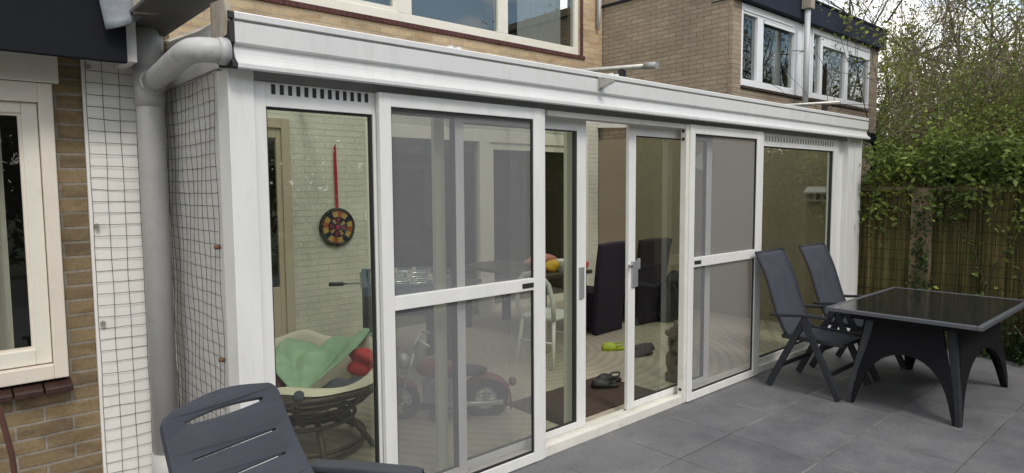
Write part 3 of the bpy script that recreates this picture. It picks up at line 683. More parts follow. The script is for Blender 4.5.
# ------------------------------------------------------------------ reclining chairs (local: x width, y towards the back)
def recliner(label):
    t = thing('garden_chair', label, 'chair', (5.475, 2.30, 0), 0, 'reclining chairs at the garden table')
    A = M['anthra']; w = .275
    # back sling with a soft S curve
    def back(u, v):
        y = .155 + .29*v + .012*math.sin(v*math.pi*2) ; z = .43 + .68*v
        x = (-.235 + .47*u); return (x, y - .012*math.sin(u*math.pi), z)
    MB().grid(back, 9, 24).build('backrest', M['sling'], t, local=True, solid=.008)
    def seat(u, v): return (-.235+.47*u, -.275+.45*v, .437-.018*math.sin(u*math.pi)*math.sin(v*math.pi)+.012*(1-v)*(1-v)*-1)
    MB().grid(seat, 9, 10).build('seat', M['sling'], t, local=True, solid=.008)
    m = MB()
    for s in (-1, 1):
        m.tube([(s*.243, back(0, v)[1], back(0, v)[2]) for v in np.linspace(0, 1, 14)], .013, 8)
    m.tube([(-.243, .447, 1.112), (.243, .447, 1.112)], .012, 8); m.build('back_frame', A, t, local=True)
    m = MB()
    for s in (-1, 1): m.bar((s*.243, -.285, .437), (s*.243, .20, .437), .026, .034)
    m.bar((-.243, -.280, .432), (.243, -.280, .432), .026, .030); m.build('seat_frame', A, t, local=True, bevel=.004)
    for s in (-1, 1):
        MB().bar((s*w, .29, .012), (s*w, .0, .612), .052, .026, up=(1,0,0)).build('leg', A, t, local=True, bevel=.004)
        MB().bar((s*(w+.026), -.29, .012), (s*(w+.026), .006, .618), .052, .026, up=(1,0,0)).build('leg', A, t, local=True, bevel=.004)
        def arm(u, v, s=s): return (s*(w+.012)+(-.026+.052*u), -.19+.47*v, .640+.008*math.sin(v*5)-.03*v*v*0+.045*(1-v)*0 - .02*v)
        MB().grid(arm, 3, 10).build('armrest', A, t, local=True, solid=.022, bevel=.005)
    MB().bar((-w, .20, .19), (w, .20, .19), .022, .032).build('stretcher', A, t, local=True, bevel=.003)
    MB().bar((-w-.026, -.20, .19), (w+.026, -.20, .19), .022, .032).build('stretcher', A, t, local=True, bevel=.003)
    return t
ch1 = recliner('dark grey reclining garden chair nearer the camera, tucked under the table corner')
ch2 = dup(ch1, (6.26, 2.28, 0), R(-1.5), 'dark grey reclining garden chair farther right, beside the white end post')

# ------------------------------------------------------------------ plastic high back armchair in the foreground
pc = thing('plastic_armchair', 'grey blue plastic high back armchair with slotted back in the foreground', 'chair', (.80, 1.85, 0))
wv = Vector((.957, .290, 0)); fv = Vector((.290, -.957, 0)); top = Vector((.692, 2.28, .982)); dn = (Vector((0,0,-.29)) + fv*.18).normalized()
nb = wv.cross(dn).normalized()
if nb.y > 0: nb = -nb
def backmap(u, v, w):  # v downwards from the top centre
    k = 1 + .22*v
    return top + wv*(u*k) + dn*v + nb*(w + .05*(u*u*6)*.35 - .05*math.sin(min(1, v/.55)*math.pi)*.6)
def rr(u0, u1, v0, v1, n=5):
    r = (v1-v0)/2; c = []
    for k in range(n+1): a = -math.pi/2 + math.pi*k/n; c.append((u1-r+r*math.cos(a), (v0+v1)/2 + r*math.sin(a)))
    for k in range(n+1): a = math.pi/2 + math.pi*k/n; c.append((u0+r+r*math.cos(a), (v0+v1)/2 + r*math.sin(a)))
    return c
def subdiv(p, n=6):
    o = []
    for a, b in zip(p, p[1:]+p[:1]):
        L = math.hypot(b[0]-a[0], b[1]-a[1]); k = max(1, int(L/.04))
        for i in range(k): o.append((a[0]+(b[0]-a[0])*i/k, a[1]+(b[1]-a[1])*i/k))
    return o
outl = []
for k in range(9):
    u = -.165 + .33*k/8; outl.append((u, -.024*math.cos(u/.165*math.pi/2)))
for k in range(1, 6): a = math.pi/2*(1-k/5.0); outl.append((.165+.05*math.cos(a), .05-.05*math.sin(a)))
outl += [(.218,.30),(.215,.66),(.18,.70),(-.18,.70),(-.215,.66),(-.218,.30)]
for k in range(5): a = math.pi/2*(k/5.0); outl.append((-.165-.05*math.cos(a), .05-.05*math.sin(a)))
holes = []
hs = []
for k in range(11): u = -.145+.29*k/10; hs.append((u, .047-.012*math.cos(u/.145*math.pi/2)))
for k in range(11): u = .145-.29*k/10; hs.append((u, .056+.006*math.cos(u/.145*math.pi/2)))
holes.append(hs)
for v in (.165, .255, .345, .435, .525): holes.append(subdiv(rr(-.15, .155, v, v+.005)))
plate('backrest', subdiv(outl), holes, backmap, .028, M['plastic'], pc, bevel=.0025)
def seatp(u, v): p = backmap((u-.5)*.40, .60, .01); q = Vector((p.x, p.y, .42)) + fv*(.46*v) + wv*((u-.5)*.06*v); q.z += .02*v - .02*math.sin(u*math.pi) - (.05*max(0, v-.85)/.15); return q
MB().grid(seatp, 8, 10).build('seat', M['plastic'], pc, solid=.025)
for s in (-1, 1):
    def arm(u, v, s=s):
        c = top + wv*(s*(.293 + .01*math.sin(v*3))) + fv*(.10+.545*v); wd = .036*(1 if v < .88 else math.sqrt(max(.0, 1-((v-.88)/.12)**2)))
        c.z = .655 + .088*v - .03*max(0, v-.9); return c + wv*((u-.5)*2*wd)
    MB().grid(arm, 5, 22).build('armrest', M['plastic'], pc, solid=.026, bevel=.006)
    q = top + wv*(s*.29); a0 = q + fv*.60; a1 = q + fv*.66
    MB().bar((a0.x, a0.y, .715), (a1.x, a1.y, 0), .05, .035).build('leg', M['plastic'], pc, bevel=.006)
    a0 = q + fv*.16; a1 = q + fv*.06
    MB().bar((a0.x, a0.y, .65), (a1.x, a1.y, 0), .05, .035).build('leg', M['plastic'], pc, bevel=.006)

# garden hose at the extreme left
hp = [(.02,3.30,1.02),(.10,3.31,.93),(.155,3.32,.80),(.185,3.33,.60),(.20,3.34,.35),(.205,3.35,.02)]
o = MB().tube(hp, .011, 10).build('hose', M['hose']); tag(o, 'dark red garden hose hanging below the cream window', 'hose')

# ------------------------------------------------------------------ things inside the conservatory
# papasan chair
pa = thing('papasan_chair', 'round dark rattan papasan chair with a cream cushion behind the left window', 'chair', (1.72, 3.94, .02))
C0 = Vector((1.72, 3.93, .505)); tilt = Matrix.Rotation(R(1.5), 3, 'X')
def bowl(r, h): # points on a spherical bowl, radius fraction r
    return h
def bp3(a, rf, dz=0):
    r = .53*rf; z = -.30*(1-rf*rf) + dz
    return C0 + tilt @ Vector((r*math.cos(a), r*math.sin(a), z))
rt = MB()
for rf in (1.0, .965, .86, .74, .60, .42):
    rt.tube([bp3(2*math.pi*k/40, rf) for k in range(40)], .016 if rf > .95 else .010, 7, closed=True)
for k in range(8):
    a = 2*math.pi*k/8+.25
    for da in (-.022, .022): rt.tube([bp3(a+da, rf, -.012) for rf in np.linspace(.3, 1, 9)], .011, 7)
rt.build('bowl_frame', M['rattan'], pa)
bs = MB(); zr = .02
top_ring = [Vector((1.72+.30*math.cos(2*math.pi*k/28), 3.93+.30*math.sin(2*math.pi*k/28), .24)) for k in range(28)]
bot_ring = [Vector((1.72+.36*math.cos(2*math.pi*k/28), 3.93+.36*math.sin(2*math.pi*k/28), .075)) for k in range(28)]
bs.tube(top_ring, .014, 7, closed=True); bs.tube(bot_ring, .016, 7, closed=True)
bs.tube([p + Vector((0,0,.03)) for p in bot_ring], .012, 7, closed=True)
bs.build('base_ring', M['rattan'], pa)
for k in range(6):
    a = 2*math.pi*k/6+.35
    MB().tube([(1.72+.22*math.cos(a), 3.93+.22*math.sin(a), .30), (1.72+.43*math.cos(a), 3.93+.43*math.sin(a), .02)], .020, 8).build('leg', M['rattan'], pa)
def cush(u, v):
    a = 2*math.pi*u; rf = 1.03*v
    puff = .060*math.sin(min(1, v)*math.pi*.5) * (1+.20*math.sin(11*a)*v) + .022*math.sin(v*9+2*math.sin(a*3)) + .05*math.exp(-((v-.84)/.12)**2)*(1+.35*math.sin(6*a+1)+.25*math.sin(13*a))
    edge = -.06*max(0, (v-.88)/.12)**2; puff *= (1 - .75*max(0, -math.sin(a))*v*v)
    p = bp3(a, min(rf, 1.06), .055 + puff + edge + .03*max(0, math.sin(a))*v*v)
    return p
MB().grid(cush, 72, 24, True, True).build('cushion', M['cushion'], pa)
# green cloth: a folded parasol, pleats fanning from a knob
gp = thing('folded_parasol', 'sage green folded parasol lying pleated in the papasan chair', 'parasol', (1.475, 3.50, .47))
apex = Vector((1.470, 3.46, .525))
def fan(u, v):
    e = Vector((1.61, 4.05, .635)).lerp(Vector((2.25, 4.05, .615)), u)
    e.z += -.012*math.sin(u*math.pi) + .012*math.sin(u*9.5+.6); e.y += -.03*math.sin(u*math.pi)**2 + .03*math.sin(u*7)
    p = apex.lerp(e, v**.85); w = math.sin(min(1.0, v*1.15)*math.pi*.5)
    p.z += .085*math.sin(v*math.pi*.80) + w*(.055*abs(math.sin(u*8.5+.5*math.sin(4*v)))-.02 + .012*math.sin(u*31+4*v)*(1-.5*v))
    p.y += -.012*w*math.sin(u*17+1.2); p.x += .016*math.sin(u*11+3*v)*w + (u-.5)*.26*math.sin(v*math.pi)
    if v > .93: p.z -= (v-.93)*.5
    return p
MB().grid(fan, 90, 26).build('canopy', M['green'], gp, solid=.006)
MB().blob(apex, (.035,.03,.033), 14, 9).build('end_knob', M['slate'], gp)
MB().tube([(2.10,4.00,.63),(2.33,4.08,.66)], .012, 8).build('pole_end', M['green'], gp)
o = MB().blob((2.07,3.84,.545), (.10,.10,.085), 40, 26, .34).build('cloth', M['red']); tag(o, 'crumpled red cloth on the right of the papasan cushion', 'cloth')
o = MB().blob((1.43,3.78,.545), (.09,.13,.11), 20, 12, .12).build('pillow', M['maroon']); tag(o, 'dark maroon pillow at the left edge of the papasan cushion', 'pillow')
o = MB().grid(lambda u, v: (1.60+.42*u, 3.52+.14*v+.10*u, .445+.055*math.sin(u*math.pi)*math.sin(v*math.pi)+.016*math.sin(13*u+4*v)), 26, 10).build('garment', M['slate'], solid=.02); tag(o, 'slate grey garment crumpled in front of the green parasol', 'garment')

# dartboard on a ribbon
da = thing('dartboard', 'round dartboard with coloured wedges hanging by a red ribbon', 'dartboard', (3.276, YW-.03, 1.263))
d = MB(); n = 48
d.add([(0,-.016,0)] + [(.192*math.cos(2*math.pi*k/n), -.016, .192*math.sin(2*math.pi*k/n)) for k in range(n)], [(0, 1+k, 1+(k+1) % n) for k in range(n)])
d.build('face', dart_mat(), da, local=True)
MB().tube([(.192*math.cos(2*math.pi*k/n), 0, .192*math.sin(2*math.pi*k/n)) for k in range(n)], .018, 8, closed=True).build('rim', M['blackfab'], da, local=True)
MB().add([(-.012,-.004,.19),(.018,-.004,.19),(.012,-.004,.60),(-.022,-.004,.60),(-.022,-.004,.86),(.004,-.004,.90)], [(0,1,2,3),(3,2,5,4)]).build('ribbon', M['ribbon'], da, local=True, solid=.006)

# table football
fo = thing('football_table', 'dark table football table with pale blue edges and rods', 'football table', (3.14, 5.02, .02), R(-28))
MB().box(-.36,.36,-.60,.60,.62,.80).build('cabinet', M['foosbody'], fo, local=True, bevel=.006)
tb = MB().box(-.36,-.32,-.6,.6,.80,.875).box(.32,.36,-.6,.6,.80,.875).box(-.32,.32,-.6,-.56,.80,.874).box(-.32,.32,.56,.6,.80,.874); tb.build('top_edge', M['foosblue'], fo, local=True, bevel=.004)
MB().box(-.32,.32,-.56,.56,.801,.806).build('pitch', M['foosgreen'], fo, local=True)
for x in (-.31, .31):
    for y in (-.52, .52): MB().box(x-.05, x+.05, y-.05, y+.05, 0, .62).build('leg', M['foosbody'], fo, local=True, bevel=.004)
for k in range(8):
    y = -.49+.14*k; off = .1*math.sin(k*2.3)
    r_ = MB().tube([((-.52 if k == 2 else -.38), y, .85), (.46+off, y, .85)], .008, 8).build('rod', M['chrome'], fo, local=True)
    e = -.52 if k == 2 else .46+off; s = -1 if k == 2 else 1
    MB().tube([(e, y, .85), (e+s*.12, y, .85)], .017, 8).build('grip', M['dark'], r_, local=True)
    pm = MB()
    for q in range(3): pm.box(off-.18+.18*q-.018, off-.18+.18*q+.018, y-.012, y+.012, .80, .885)
    pm.build('player', M['cushion'] if k % 2 else M['toysilver'], r_, local=True)

# toy motorcycle (local x forward)
mo = thing('toy_motorcycle', 'child size dark red toy motorcycle with grey wheels behind the screen door', 'toy motorcycle', (2.71, 3.80, .02), R(145))
def wheel(x, r, w):
    o = MB().tube([(x+r*math.cos(a), 0, r+r*math.sin(a)) for a in np.linspace(0, 2*math.pi, 28, endpoint=False)], w, 10, closed=True)
    o = o.build('wheel', M['toydark'], mo, local=True)
    m = MB().tube([(x+.62*r*math.cos(a), 0, r+.62*r*math.sin(a)) for a in np.linspace(0, 2*math.pi, 24, endpoint=False)], .012, 8, closed=True)
    for k in range(5): a = 2*math.pi*k/5+.3; m.tube([(x, 0, r), (x+.62*r*math.cos(a), 0, r+.62*r*math.sin(a))], .012, 6)
    m.tube([(x, -.04, r), (x, .04, r)], .025, 10); m.build('rim', M['toysilver'], o, local=True)
wheel(.33, .125, .03); wheel(-.30, .125, .045)
MB().blob((.06, 0, .36), (.15, .075, .075), 18, 12).build('fuel_tank', M['motored'], mo, local=True)
MB().blob((-.16, 0, .335), (.16, .075, .04), 18, 10, .05).build('seat', M['toydark'], mo, local=True)
def fender(x, r, a0, a1, w): return MB().grid(lambda u, v: (x+r*math.cos(R(a0+(a1-a0)*u)), (v-.5)*2*w, .125+r*math.sin(R(a0+(a1-a0)*u))-.03*(2*v-1)**2), 16, 7)
fender(-.30, .185, 40, 195, .06).build('rear_fender', M['motored'], mo, local=True, solid=.008)
fender(.33, .170, 20, 140, .05).build('front_fender', M['motored'], mo, local=True, solid=.008)
MB().box(-.10,.16,-.06,.06,.12,.27).blob((.03,0,.24), (.11,.085,.08), 14, 9).build('engine', M['toygrey'], mo, local=True)
MB().box(-.22,.30,-.025,.025,.055,.10).box(-.02,.10,-.16,.16,.06,.08).build('chassis', M['toydark'], mo, local=True, bevel=.004)
m = MB()
for s in (-1, 1): m.tube([(.33, s*.05, .125), (.25, s*.05, .36), (.22, s*.05, .46)], .014, 8)
m.build('fork', M['toysilver'], mo, local=True)
MB().tube([(.10,-.22,.57),(.17,-.16,.60),(.21,-.06,.53),(.21,.06,.53),(.17,.16,.60),(.10,.22,.57)], .012, 8).build('handlebar', M['toysilver'], mo, local=True)
MB().blob((.29,0,.42), (.05,.06,.06), 14, 9).build('headlight', M['toysilver'], mo, local=True)
MB().tube([(.04,-.09,.11),(-.42,-.10,.12)], .02, 8).tube([(.04,.09,.11),(-.42,.10,.12)], .02, 8).build('exhaust', M['toysilver'], mo, local=True)
MB().blob((-.50,0,.24), (.03,.04,.035), 10, 7).tube([(-.47,0,.22),(-.44,0,.20)], .015, 6).build('tail_light', M['motored'], mo, local=True)

# dining table, chairs and the clutter on it
dt = thing('dining_table', 'dark dining table with things on it behind the open door', 'table', (5.0, 5.45, .02))
MB().box(4.62, 5.40, 4.74, 6.2, .73, .77).build('table_top', M['darktop'], dt, bevel=.004)
for x in (4.70, 5.32):
    for y in (4.83, 6.1): MB().box(x-.04, x+.04, y-.04, y+.04, .02, .73).build('leg', M['darktop'], dt)
def dining_chair(loc, rz, label):
    t = thing('dining_chair', label, 'chair', loc, rz, 'high back dining chairs')
    def bk(u, v):  # back faces -y (towards the garden); slight rake and flare
        x = (-.25-.025*v*v + (.50+.05*v*v)*u); return (x, -.22 - .10*v*v, .0 + 1.03*v + .012*math.sin(u*math.pi))
    MB().grid(bk, 8, 14).build('backrest', M['purple'], t, local=True, solid=.07, bevel=.012)
    MB().box(-.225,.225,-.19,.25,.06,.47).build('seat', M['purple'], t, local=True, bevel=.015)
    for x in (-.2, .2):
        for y in (-.2, .22): MB().box(x-.02, x+.02, y-.02, y+.02, 0, .06).build('leg', M['darktop'], t, local=True)
    return t
d1 = dining_chair((5.68, 4.99, .02), R(4), 'dark purple high back dining chair in the open doorway')
d2 = dining_chair((6.46, 4.97, .02), R(-4), 'dark purple high back dining chair behind the right sliding pane')
o = MB().blob((4.98, 4.94, .835), (.10,.08,.065), 16, 10, .15).build('snack_bag', M['yellow']); tag(o, 'crumpled yellow bag on the dining table', 'bag')
o = MB().blob((5.16, 5.00, .82), (.10,.10,.055), 16, 10, .12).build('snack_bag', M['violet']); tag(o, 'violet bag on the dining table beside a white tub', 'bag')
o = MB().blob((5.10, 5.26, .85), (.22,.12,.08), 16, 10, .14).build('packet', M['pinkpack']); tag(o, 'pink packet lying behind the bags on the dining table', 'packet')
o = MB().lathe([(0,0),(.055,0),(.062,.10),(.066,.105),(.066,.13),(0,.132)], (5.07, 4.90, .77), 18).build('tub', M['whitepack']); tag(o, 'small white tub at the front of the dining table', 'tub')
o = MB().blob((5.30, 4.82, .82), (.09,.08,.055), 16, 10, .2).build('packet', M['red']); tag(o, 'dark red packet on the dining table beside the high back chair', 'packet')
o = MB().blob((5.34, 4.98, .83), (.06,.06,.055), 14, 9, .2).build('paper_ball', M['whitepack']); tag(o, 'crumpled white paper on the far side of the dining table', 'paper')
# white plastic chair with rounded back
wc = thing('plastic_chair', 'white plastic chair with a rounded open back beside the dining table', 'chair', (4.33, 4.34, .02), R(12))
P = M['whiteplastic']
MB().tube([(-.22,-.19,.46),(-.25,-.20,.62),(-.27,-.17,.78),(-.285,-.09,.865),(-.29,0,.885),(-.285,.09,.865),(-.27,.17,.78),(-.25,.20,.62),(-.22,.19,.46)], .022, 10).build('back_frame', P, wc, local=True)
MB().grid(lambda u, v: (-.22+.44*u, -.20+.40*v, .46-.02*math.sin(u*3.1)*math.sin(v*3.1)), 8, 8).build('seat', P, wc, local=True, solid=.025, bevel=.006)
for x in (-1, 1):
    for y in (-1, 1): MB().tube([(x*.19, y*.17, .46), (x*.26, y*.21, 0)], [.02, .014], 8).build('leg', P, wc, local=True)
for x in (-.23, .23): MB().tube([(x,-.19,.24),(x,.19,.24)], .009, 6).build('stretcher', P, wc, local=True)
# black bag on the floor, stick leaning
bg = thing('backpack', 'slumped black bag on the floor against the beige wall', 'bag', (6.74, 4.65, .02))
MB().blob((6.76, 4.66, .27), (.24,.20,.27), 20, 14, .14).build('body', M['blackfab'], bg)
MB().blob((6.68, 4.55, .52), (.14,.12,.12), 16, 10, .2).build('hood', M['blackfab'], bg)
MB().tube([(6.60,4.52,.55),(6.54,4.44,.45),(6.56,4.42,.25),(6.62,4.46,.12)], .018, 6).build('strap', M['blackfab'], bg)
# shoes
def shoe(name, loc, rz, mat, label, cat='shoe', group=None, clog=False):
    t = thing(name, label, cat, loc, rz, group); t.scale = (.84, .84, .84)
    def up(u, v):
        x = -.13+.27*u; w = .045+.012*math.sin(u*math.pi)-.02*max(0, u-.8)/.2; a = math.pi*v
        h = (.085-.035*u if u > .45 else .065) if not clog else (.035+.045*math.sin(max(0, u-.25)/.75*math.pi*.85) if u > .25 else .03)
        k = 1 if u < .97 else .55
        return (x, -w*math.cos(a)*k, .018+h*math.sin(a)*(1 if .03 < u < .97 else .5))
    MB().grid(up, 18, 11).build('upper', mat, t, local=True, solid=.006)
    MB().prism([(-.13,-.035),(-.06,-.045),(.06,-.054),(.12,-.038),(.142,0),(.12,.038),(.06,.054),(-.06,.045),(-.13,.035)], lambda a, b: (a,b,0), lambda a, b: (a,b,.022)).build('sole', mat, t, local=True, bevel=.004)
    if clog: MB().tube([(-.02,-.055,.05),(-.09,-.052,.075),(-.135,0,.085),(-.09,.052,.075),(-.02,.055,.05)], .009, 6).build('heel_strap', mat, t, local=True)
    return t
shoe('clog', (4.07, 3.43, .029), R(150), M['shoe'], 'black rubber clog on the doormat, the left one of the pair', 'clog', 'black clogs', True)
shoe('clog', (4.20, 3.50, .029), R(165), M['shoe'], 'black rubber clog on the doormat, half hidden by the door stile', 'clog', 'black clogs', True)
shoe('clog', (5.10, 4.20, .02), R(150), M['lime'], 'bright lime green clog on the striped floor', 'clog', None, True)
shoe('shoe', (5.14, 3.86, .02), R(170), M['shoegrey'], 'dark grey shoe seen through the right glass pane, the nearer one', 'shoe', 'dark grey shoes')
shoe('shoe', (5.32, 3.98, .02), R(160), M['shoegrey'], 'dark grey shoe seen through the right glass pane, the one behind', 'shoe', 'dark grey shoes')
o = MB().box(3.20, 4.30, 3.08, 3.68, .02, .029).build('doormat', M['mat']); tag(o, 'brown doormat just inside the open sliding door', 'doormat')
# carved driftwood totem
dw = MB(); rg = random.Random(3)
base = Vector((4.66, 3.17, .02))
dw.tube([base+Vector((.012*math.sin(k*1.3), .012*math.cos(k*1.9), .052*k)) for k in range(9)], [.07,.062,.066,.055,.06,.05,.052,.045,.03], 10)
for k in range(12):
    a = rg.uniform(0, 6.28); z = .05+.037*k
    dw.blob(base+Vector((.055*math.cos(a), .055*math.sin(a), z)), (.032,.032,.028), 8, 6, .3, rg)
dw.tube([base+Vector((.02,0,.36)), base+Vector((.035,.01,.52))], [.028,.012], 8); dw.tube([base+Vector((-.03,.01,.34)), base+Vector((-.045,0,.47))], [.024,.012], 8)
o = dw.build('driftwood', M['driftwood']); tag(o, 'knobbly dark driftwood post standing inside the right sliding pane', 'ornament')
# wall clock on the side wall
ck = thing('wall_clock', 'pale round wall clock on the wall behind the right screen', 'clock', (7.60, 4.75, 2.02))
MB().tube([(.0,.13*math.cos(a),.13*math.sin(a)) for a in np.linspace(0, 6.283, 32, endpoint=False)], .013, 8, closed=True).build('rim', M['handle'], ck, local=True)
MB().add([(0,.13*math.cos(2*math.pi*k/32),.13*math.sin(2*math.pi*k/32)) for k in range(32)], [tuple(reversed(range(32)))]).build('face', M['clock'], ck, local=True)
MB().box(-.008,-.004,-.005,.005,0,.09).box(-.008,-.004,-.06,0,-.004,.004).build('hand', M['dark'], ck, local=True)
# bird house style white shelf on the side wall by the far window
bh = thing('wall_shelf', 'small white shelf with a slanted lid on the wall behind the far window', 'shelf', (7.60, 3.27, 1.55))
MB().box(7.53,7.62,3.08,3.38,1.50,1.52).build('board', plain('dull_white_shelf', (.27,.27,.25), .6), bh)
MB().add([(7.52,3.08,1.60),(7.52,3.38,1.60),(7.62,3.38,1.66),(7.62,3.08,1.66)], [(0,1,2,3)]).build('lid', M['whitepack'], bh, solid=.02)
MB().box(7.57,7.61,3.17,3.21,1.52,1.60).box(7.57,7.61,3.26,3.30,1.52,1.60).build('bracket', plain('dull_white_shelf', (.27,.27,.25), .6), bh)

# ------------------------------------------------------------------ fence
fe = thing('bamboo_fence', 'mossy bamboo screen fence on wooden posts behind the garden table', 'fence', (7.78, 0, 0))
ys = np.arange(-7.0, 2.86, .0075); rgf = random.Random(5); vv = []; ff = []
for i, y in enumerate(ys):
    x = 7.765 - (.009 if i % 2 else 0.0) + rgf.uniform(-.003, .003); zt = 1.70 + .02*math.sin(y*3)+rgf.uniform(-.02, .02)
    vv += [(x, y, .0), (x+rgf.uniform(-.003,.003), y, .85), (x, y, zt)]
    if i: 
        b = 3*i; ff += [(b-3, b, b+1, b-2), (b-2, b+1, b+2, b-1)]
MB().add(vv, ff).build('bamboo_screen', fence_mat(), fe)
for k, y in enumerate((2.23, .35, -1.5, -3.4, -5.3)):
    MB().box(7.685, 7.755, y-.10, y+.09, 0, 1.65).build('post', M['fenceposts'], fe, bevel=.005)
MB().box(7.735, 7.775, -7.0, 2.86, 1.62, 1.66).build('top_rail', M['fenceposts'], fe)
wm = MB()
for z in (.25, .55, .85, 1.15, 1.45):
    wm.tube([(7.750+.003*math.sin(y*9), y, z+.006*math.sin(y*5)) for y in np.linspace(-7, 2.85, 60)], .0022, 4)
wm.build('tying_wire', M['wire'], fe)

# ------------------------------------------------------------------ vegetation
def leaf_obj(name, cen, size, mat, parent, kind=None, flat=.35, rg=None):
    rg = rg or nrg; cen = np.asarray(cen, float); n = len(cen)
    nn = rg.normal(size=(n,3)); nn[:,2] = np.abs(nn[:,2]) + flat; nn /= np.linalg.norm(nn, axis=1)[:,None]
    t = rg.normal(size=(n,3)); t -= nn*np.sum(t*nn, axis=1)[:,None]; t /= np.linalg.norm(t, axis=1)[:,None]
    b = np.cross(nn, t); s = (size*rg.uniform(.55, 1.3, n))[:,None]
    v = np.empty((n,4,3)); v[:,0] = cen - t*s*.5; v[:,1] = cen + b*s*.27 + nn*s*.06; v[:,2] = cen + t*s*.5 - nn*s*.1; v[:,3] = cen - b*s*.27 + nn*s*.06
    if parent is not None: v -= np.array(parent_loc(parent))
    me = bpy.data.meshes.new(name); me.vertices.add(4*n); me.vertices.foreach_set('co', v.reshape(-1))
    me.loops.add(4*n); me.loops.foreach_set('vertex_index', np.arange(4*n, dtype=np.int32))
    me.polygons.add(n); me.polygons.foreach_set('loop_start', np.arange(0, 4*n, 4, dtype=np.int32)); me.polygons.foreach_set('loop_total', np.full(n, 4, dtype=np.int32))
    me.update(calc_edges=True); me.validate(); me.materials.append(mat)
    o = bpy.data.objects.new(name, me); col.objects.link(o)
    if parent is not None: o.parent = parent
    if kind: o['kind'] = kind
    return o

def grow(p, d, L, r, lev, rg, out, tips, spread=.7, up=.25, kids=(4,6), shrink=.62, wig=.22):
    pts = [Vector(p)]; rr_ = [r]; d = Vector(d).normalized(); n = 5
    for k in range(n):
        d = (d + Vector((rg.gauss(0, wig), rg.gauss(0, wig), rg.gauss(0, wig)+up*.12))).normalized()
        pts.append(pts[-1] + d*L/n); rr_.append(r*(1-.75*(k+1)/n))
    out.append((pts, rr_, lev))
    if lev == 0:
        tips.extend(pts[1:]); return
    for c in range(rg.randint(*kids)):
        k = rg.uniform(.3, 1.0); i = min(n-1, int(k*n)); q = pts[i].lerp(pts[i+1], k*n-i if k < 1 else 1)
        nd = (d + Vector((rg.gauss(0, spread), rg.gauss(0, spread), rg.gauss(up, spread*.7)))).normalized()
        grow(q, nd, L*shrink*rg.uniform(.75, 1.2), max(.004, rr_[i]*.6), lev-1, rg, out, tips, spread, up, kids, shrink, wig)

def tree(name, label, cat, base, h, r, levels, seed, mat, lsize, per, trunks=1, trunk_h=.35, spread=.7, up=.25, kids=(4,6), wig=.2, barkm=None, jit=.16, lean=(0,0), group=None, shrink=.62, prune=False, clump=2.2, thr=-.15):
    t = thing(name, label, cat, base, 0, group); rg = random.Random(seed); out = []; tips = []
    for k in range(trunks):
        d = Vector((lean[0]+rg.gauss(0, .12 if trunks == 1 else .45), lean[1]+rg.gauss(0, .12 if trunks == 1 else .45), 1))
        b = Vector(base) + Vector((rg.uniform(-.1,.1)*trunks*.5, rg.uniform(-.1,.1)*trunks*.5, 0))
        grow(b, d, h*(trunk_h+.25), r, levels, rg, out, tips, spread, up, kids, shrink, wig)
    ok = (lambda p: p[0] > 8.0 and .10*p[0] < p[1] < .352*p[0]-.03) if prune else (lambda p: True)   # trimmed along the boundary and away from the house
    m = MB(); tw = MB()
    for pts, rr_, lev in out:
        if not all(ok(p) for p in pts): continue
        if lev >= levels-1: m.tube(pts, rr_, 7, cap=False)
        else: tw.tube(pts, [max(.003, x) for x in rr_], 4, cap=False)
    m.build('trunk', barkm or M['bark'], t); tw.build('branches', barkm or M['bark'], t)
    T = np.array([tuple(p) for p in tips]); ng = np.random.default_rng(seed)
    f_ = clump; q_ = T*f_ + seed
    cl = np.sin(q_[:,0]+.7*np.sin(q_[:,2]))+np.sin(1.3*q_[:,1]+1.1*np.sin(q_[:,0]))+np.sin(1.1*q_[:,2]+.9*np.sin(q_[:,1]))
    T = T[(cl/3 + .12*ng.normal(size=len(T))) > thr]
    cen = np.repeat(T, per, axis=0) + ng.normal(size=(len(T)*per, 3))*jit
    if prune: cen = cen[(cen[:,0] > 7.95) & (cen[:,1] < .352*cen[:,0]-.03) & (cen[:,1] > .09*cen[:,0])]
    leaf_obj('crown', cen, lsize, mat, t, rg=ng)
    return t
L_fresh = leaf_mat('fresh_spring_leaves', ((.07,.085,.022), (.19,.22,.05), (.42,.43,.11)))
L_green = leaf_mat('mid_green_leaves', ((.032,.050,.015), (.135,.19,.042), (.36,.43,.10)))
L_olive = leaf_mat('olive_brown_leaves', ((.06,.055,.025), (.12,.115,.04), (.20,.21,.06)))
L_brown = leaf_mat('brown_purple_buds', ((.075,.056,.044), (.15,.115,.085), (.27,.22,.13)))
L_dark = leaf_mat('dark_ivy_leaves', ((.012,.028,.010), (.028,.058,.016), (.06,.10,.03)))

tree('tree', 'tall loose tree in fresh leaf beyond the neighbouring roof corner', 'tree', (15.4, 4.75, 0), 8.6, .14, 3, 21, L_fresh, .075, 9, kids=(5,7), spread=.55, up=.42, jit=.17, barkm=M['bark'], thr=.22)
tree('tree', 'thin leaved tree with open crown in the middle of the far trees', 'tree', (14.2, 3.45, 0), 7.6, .11, 3, 33, L_fresh, .07, 9, kids=(5,6), spread=.55, up=.40, jit=.16, barkm=M['bark'], thr=.26)
tree('tree', 'dark limbed leaning tree at the right edge behind the fence', 'tree', (12.9, 2.80, 0), 7.4, .19, 3, 46, L_green, .07, 8, kids=(5,6), spread=.5, up=.35, jit=.15, lean=(.0,-.06), prune=True, thr=.1)
tree('tree', 'far tree with bare twigs against the sky', 'tree', (19.5, 5.6, 0), 9.5, .17, 3, 58, L_olive, .13, 4, kids=(4,6), spread=.6, up=.35, jit=.22, thr=.3)
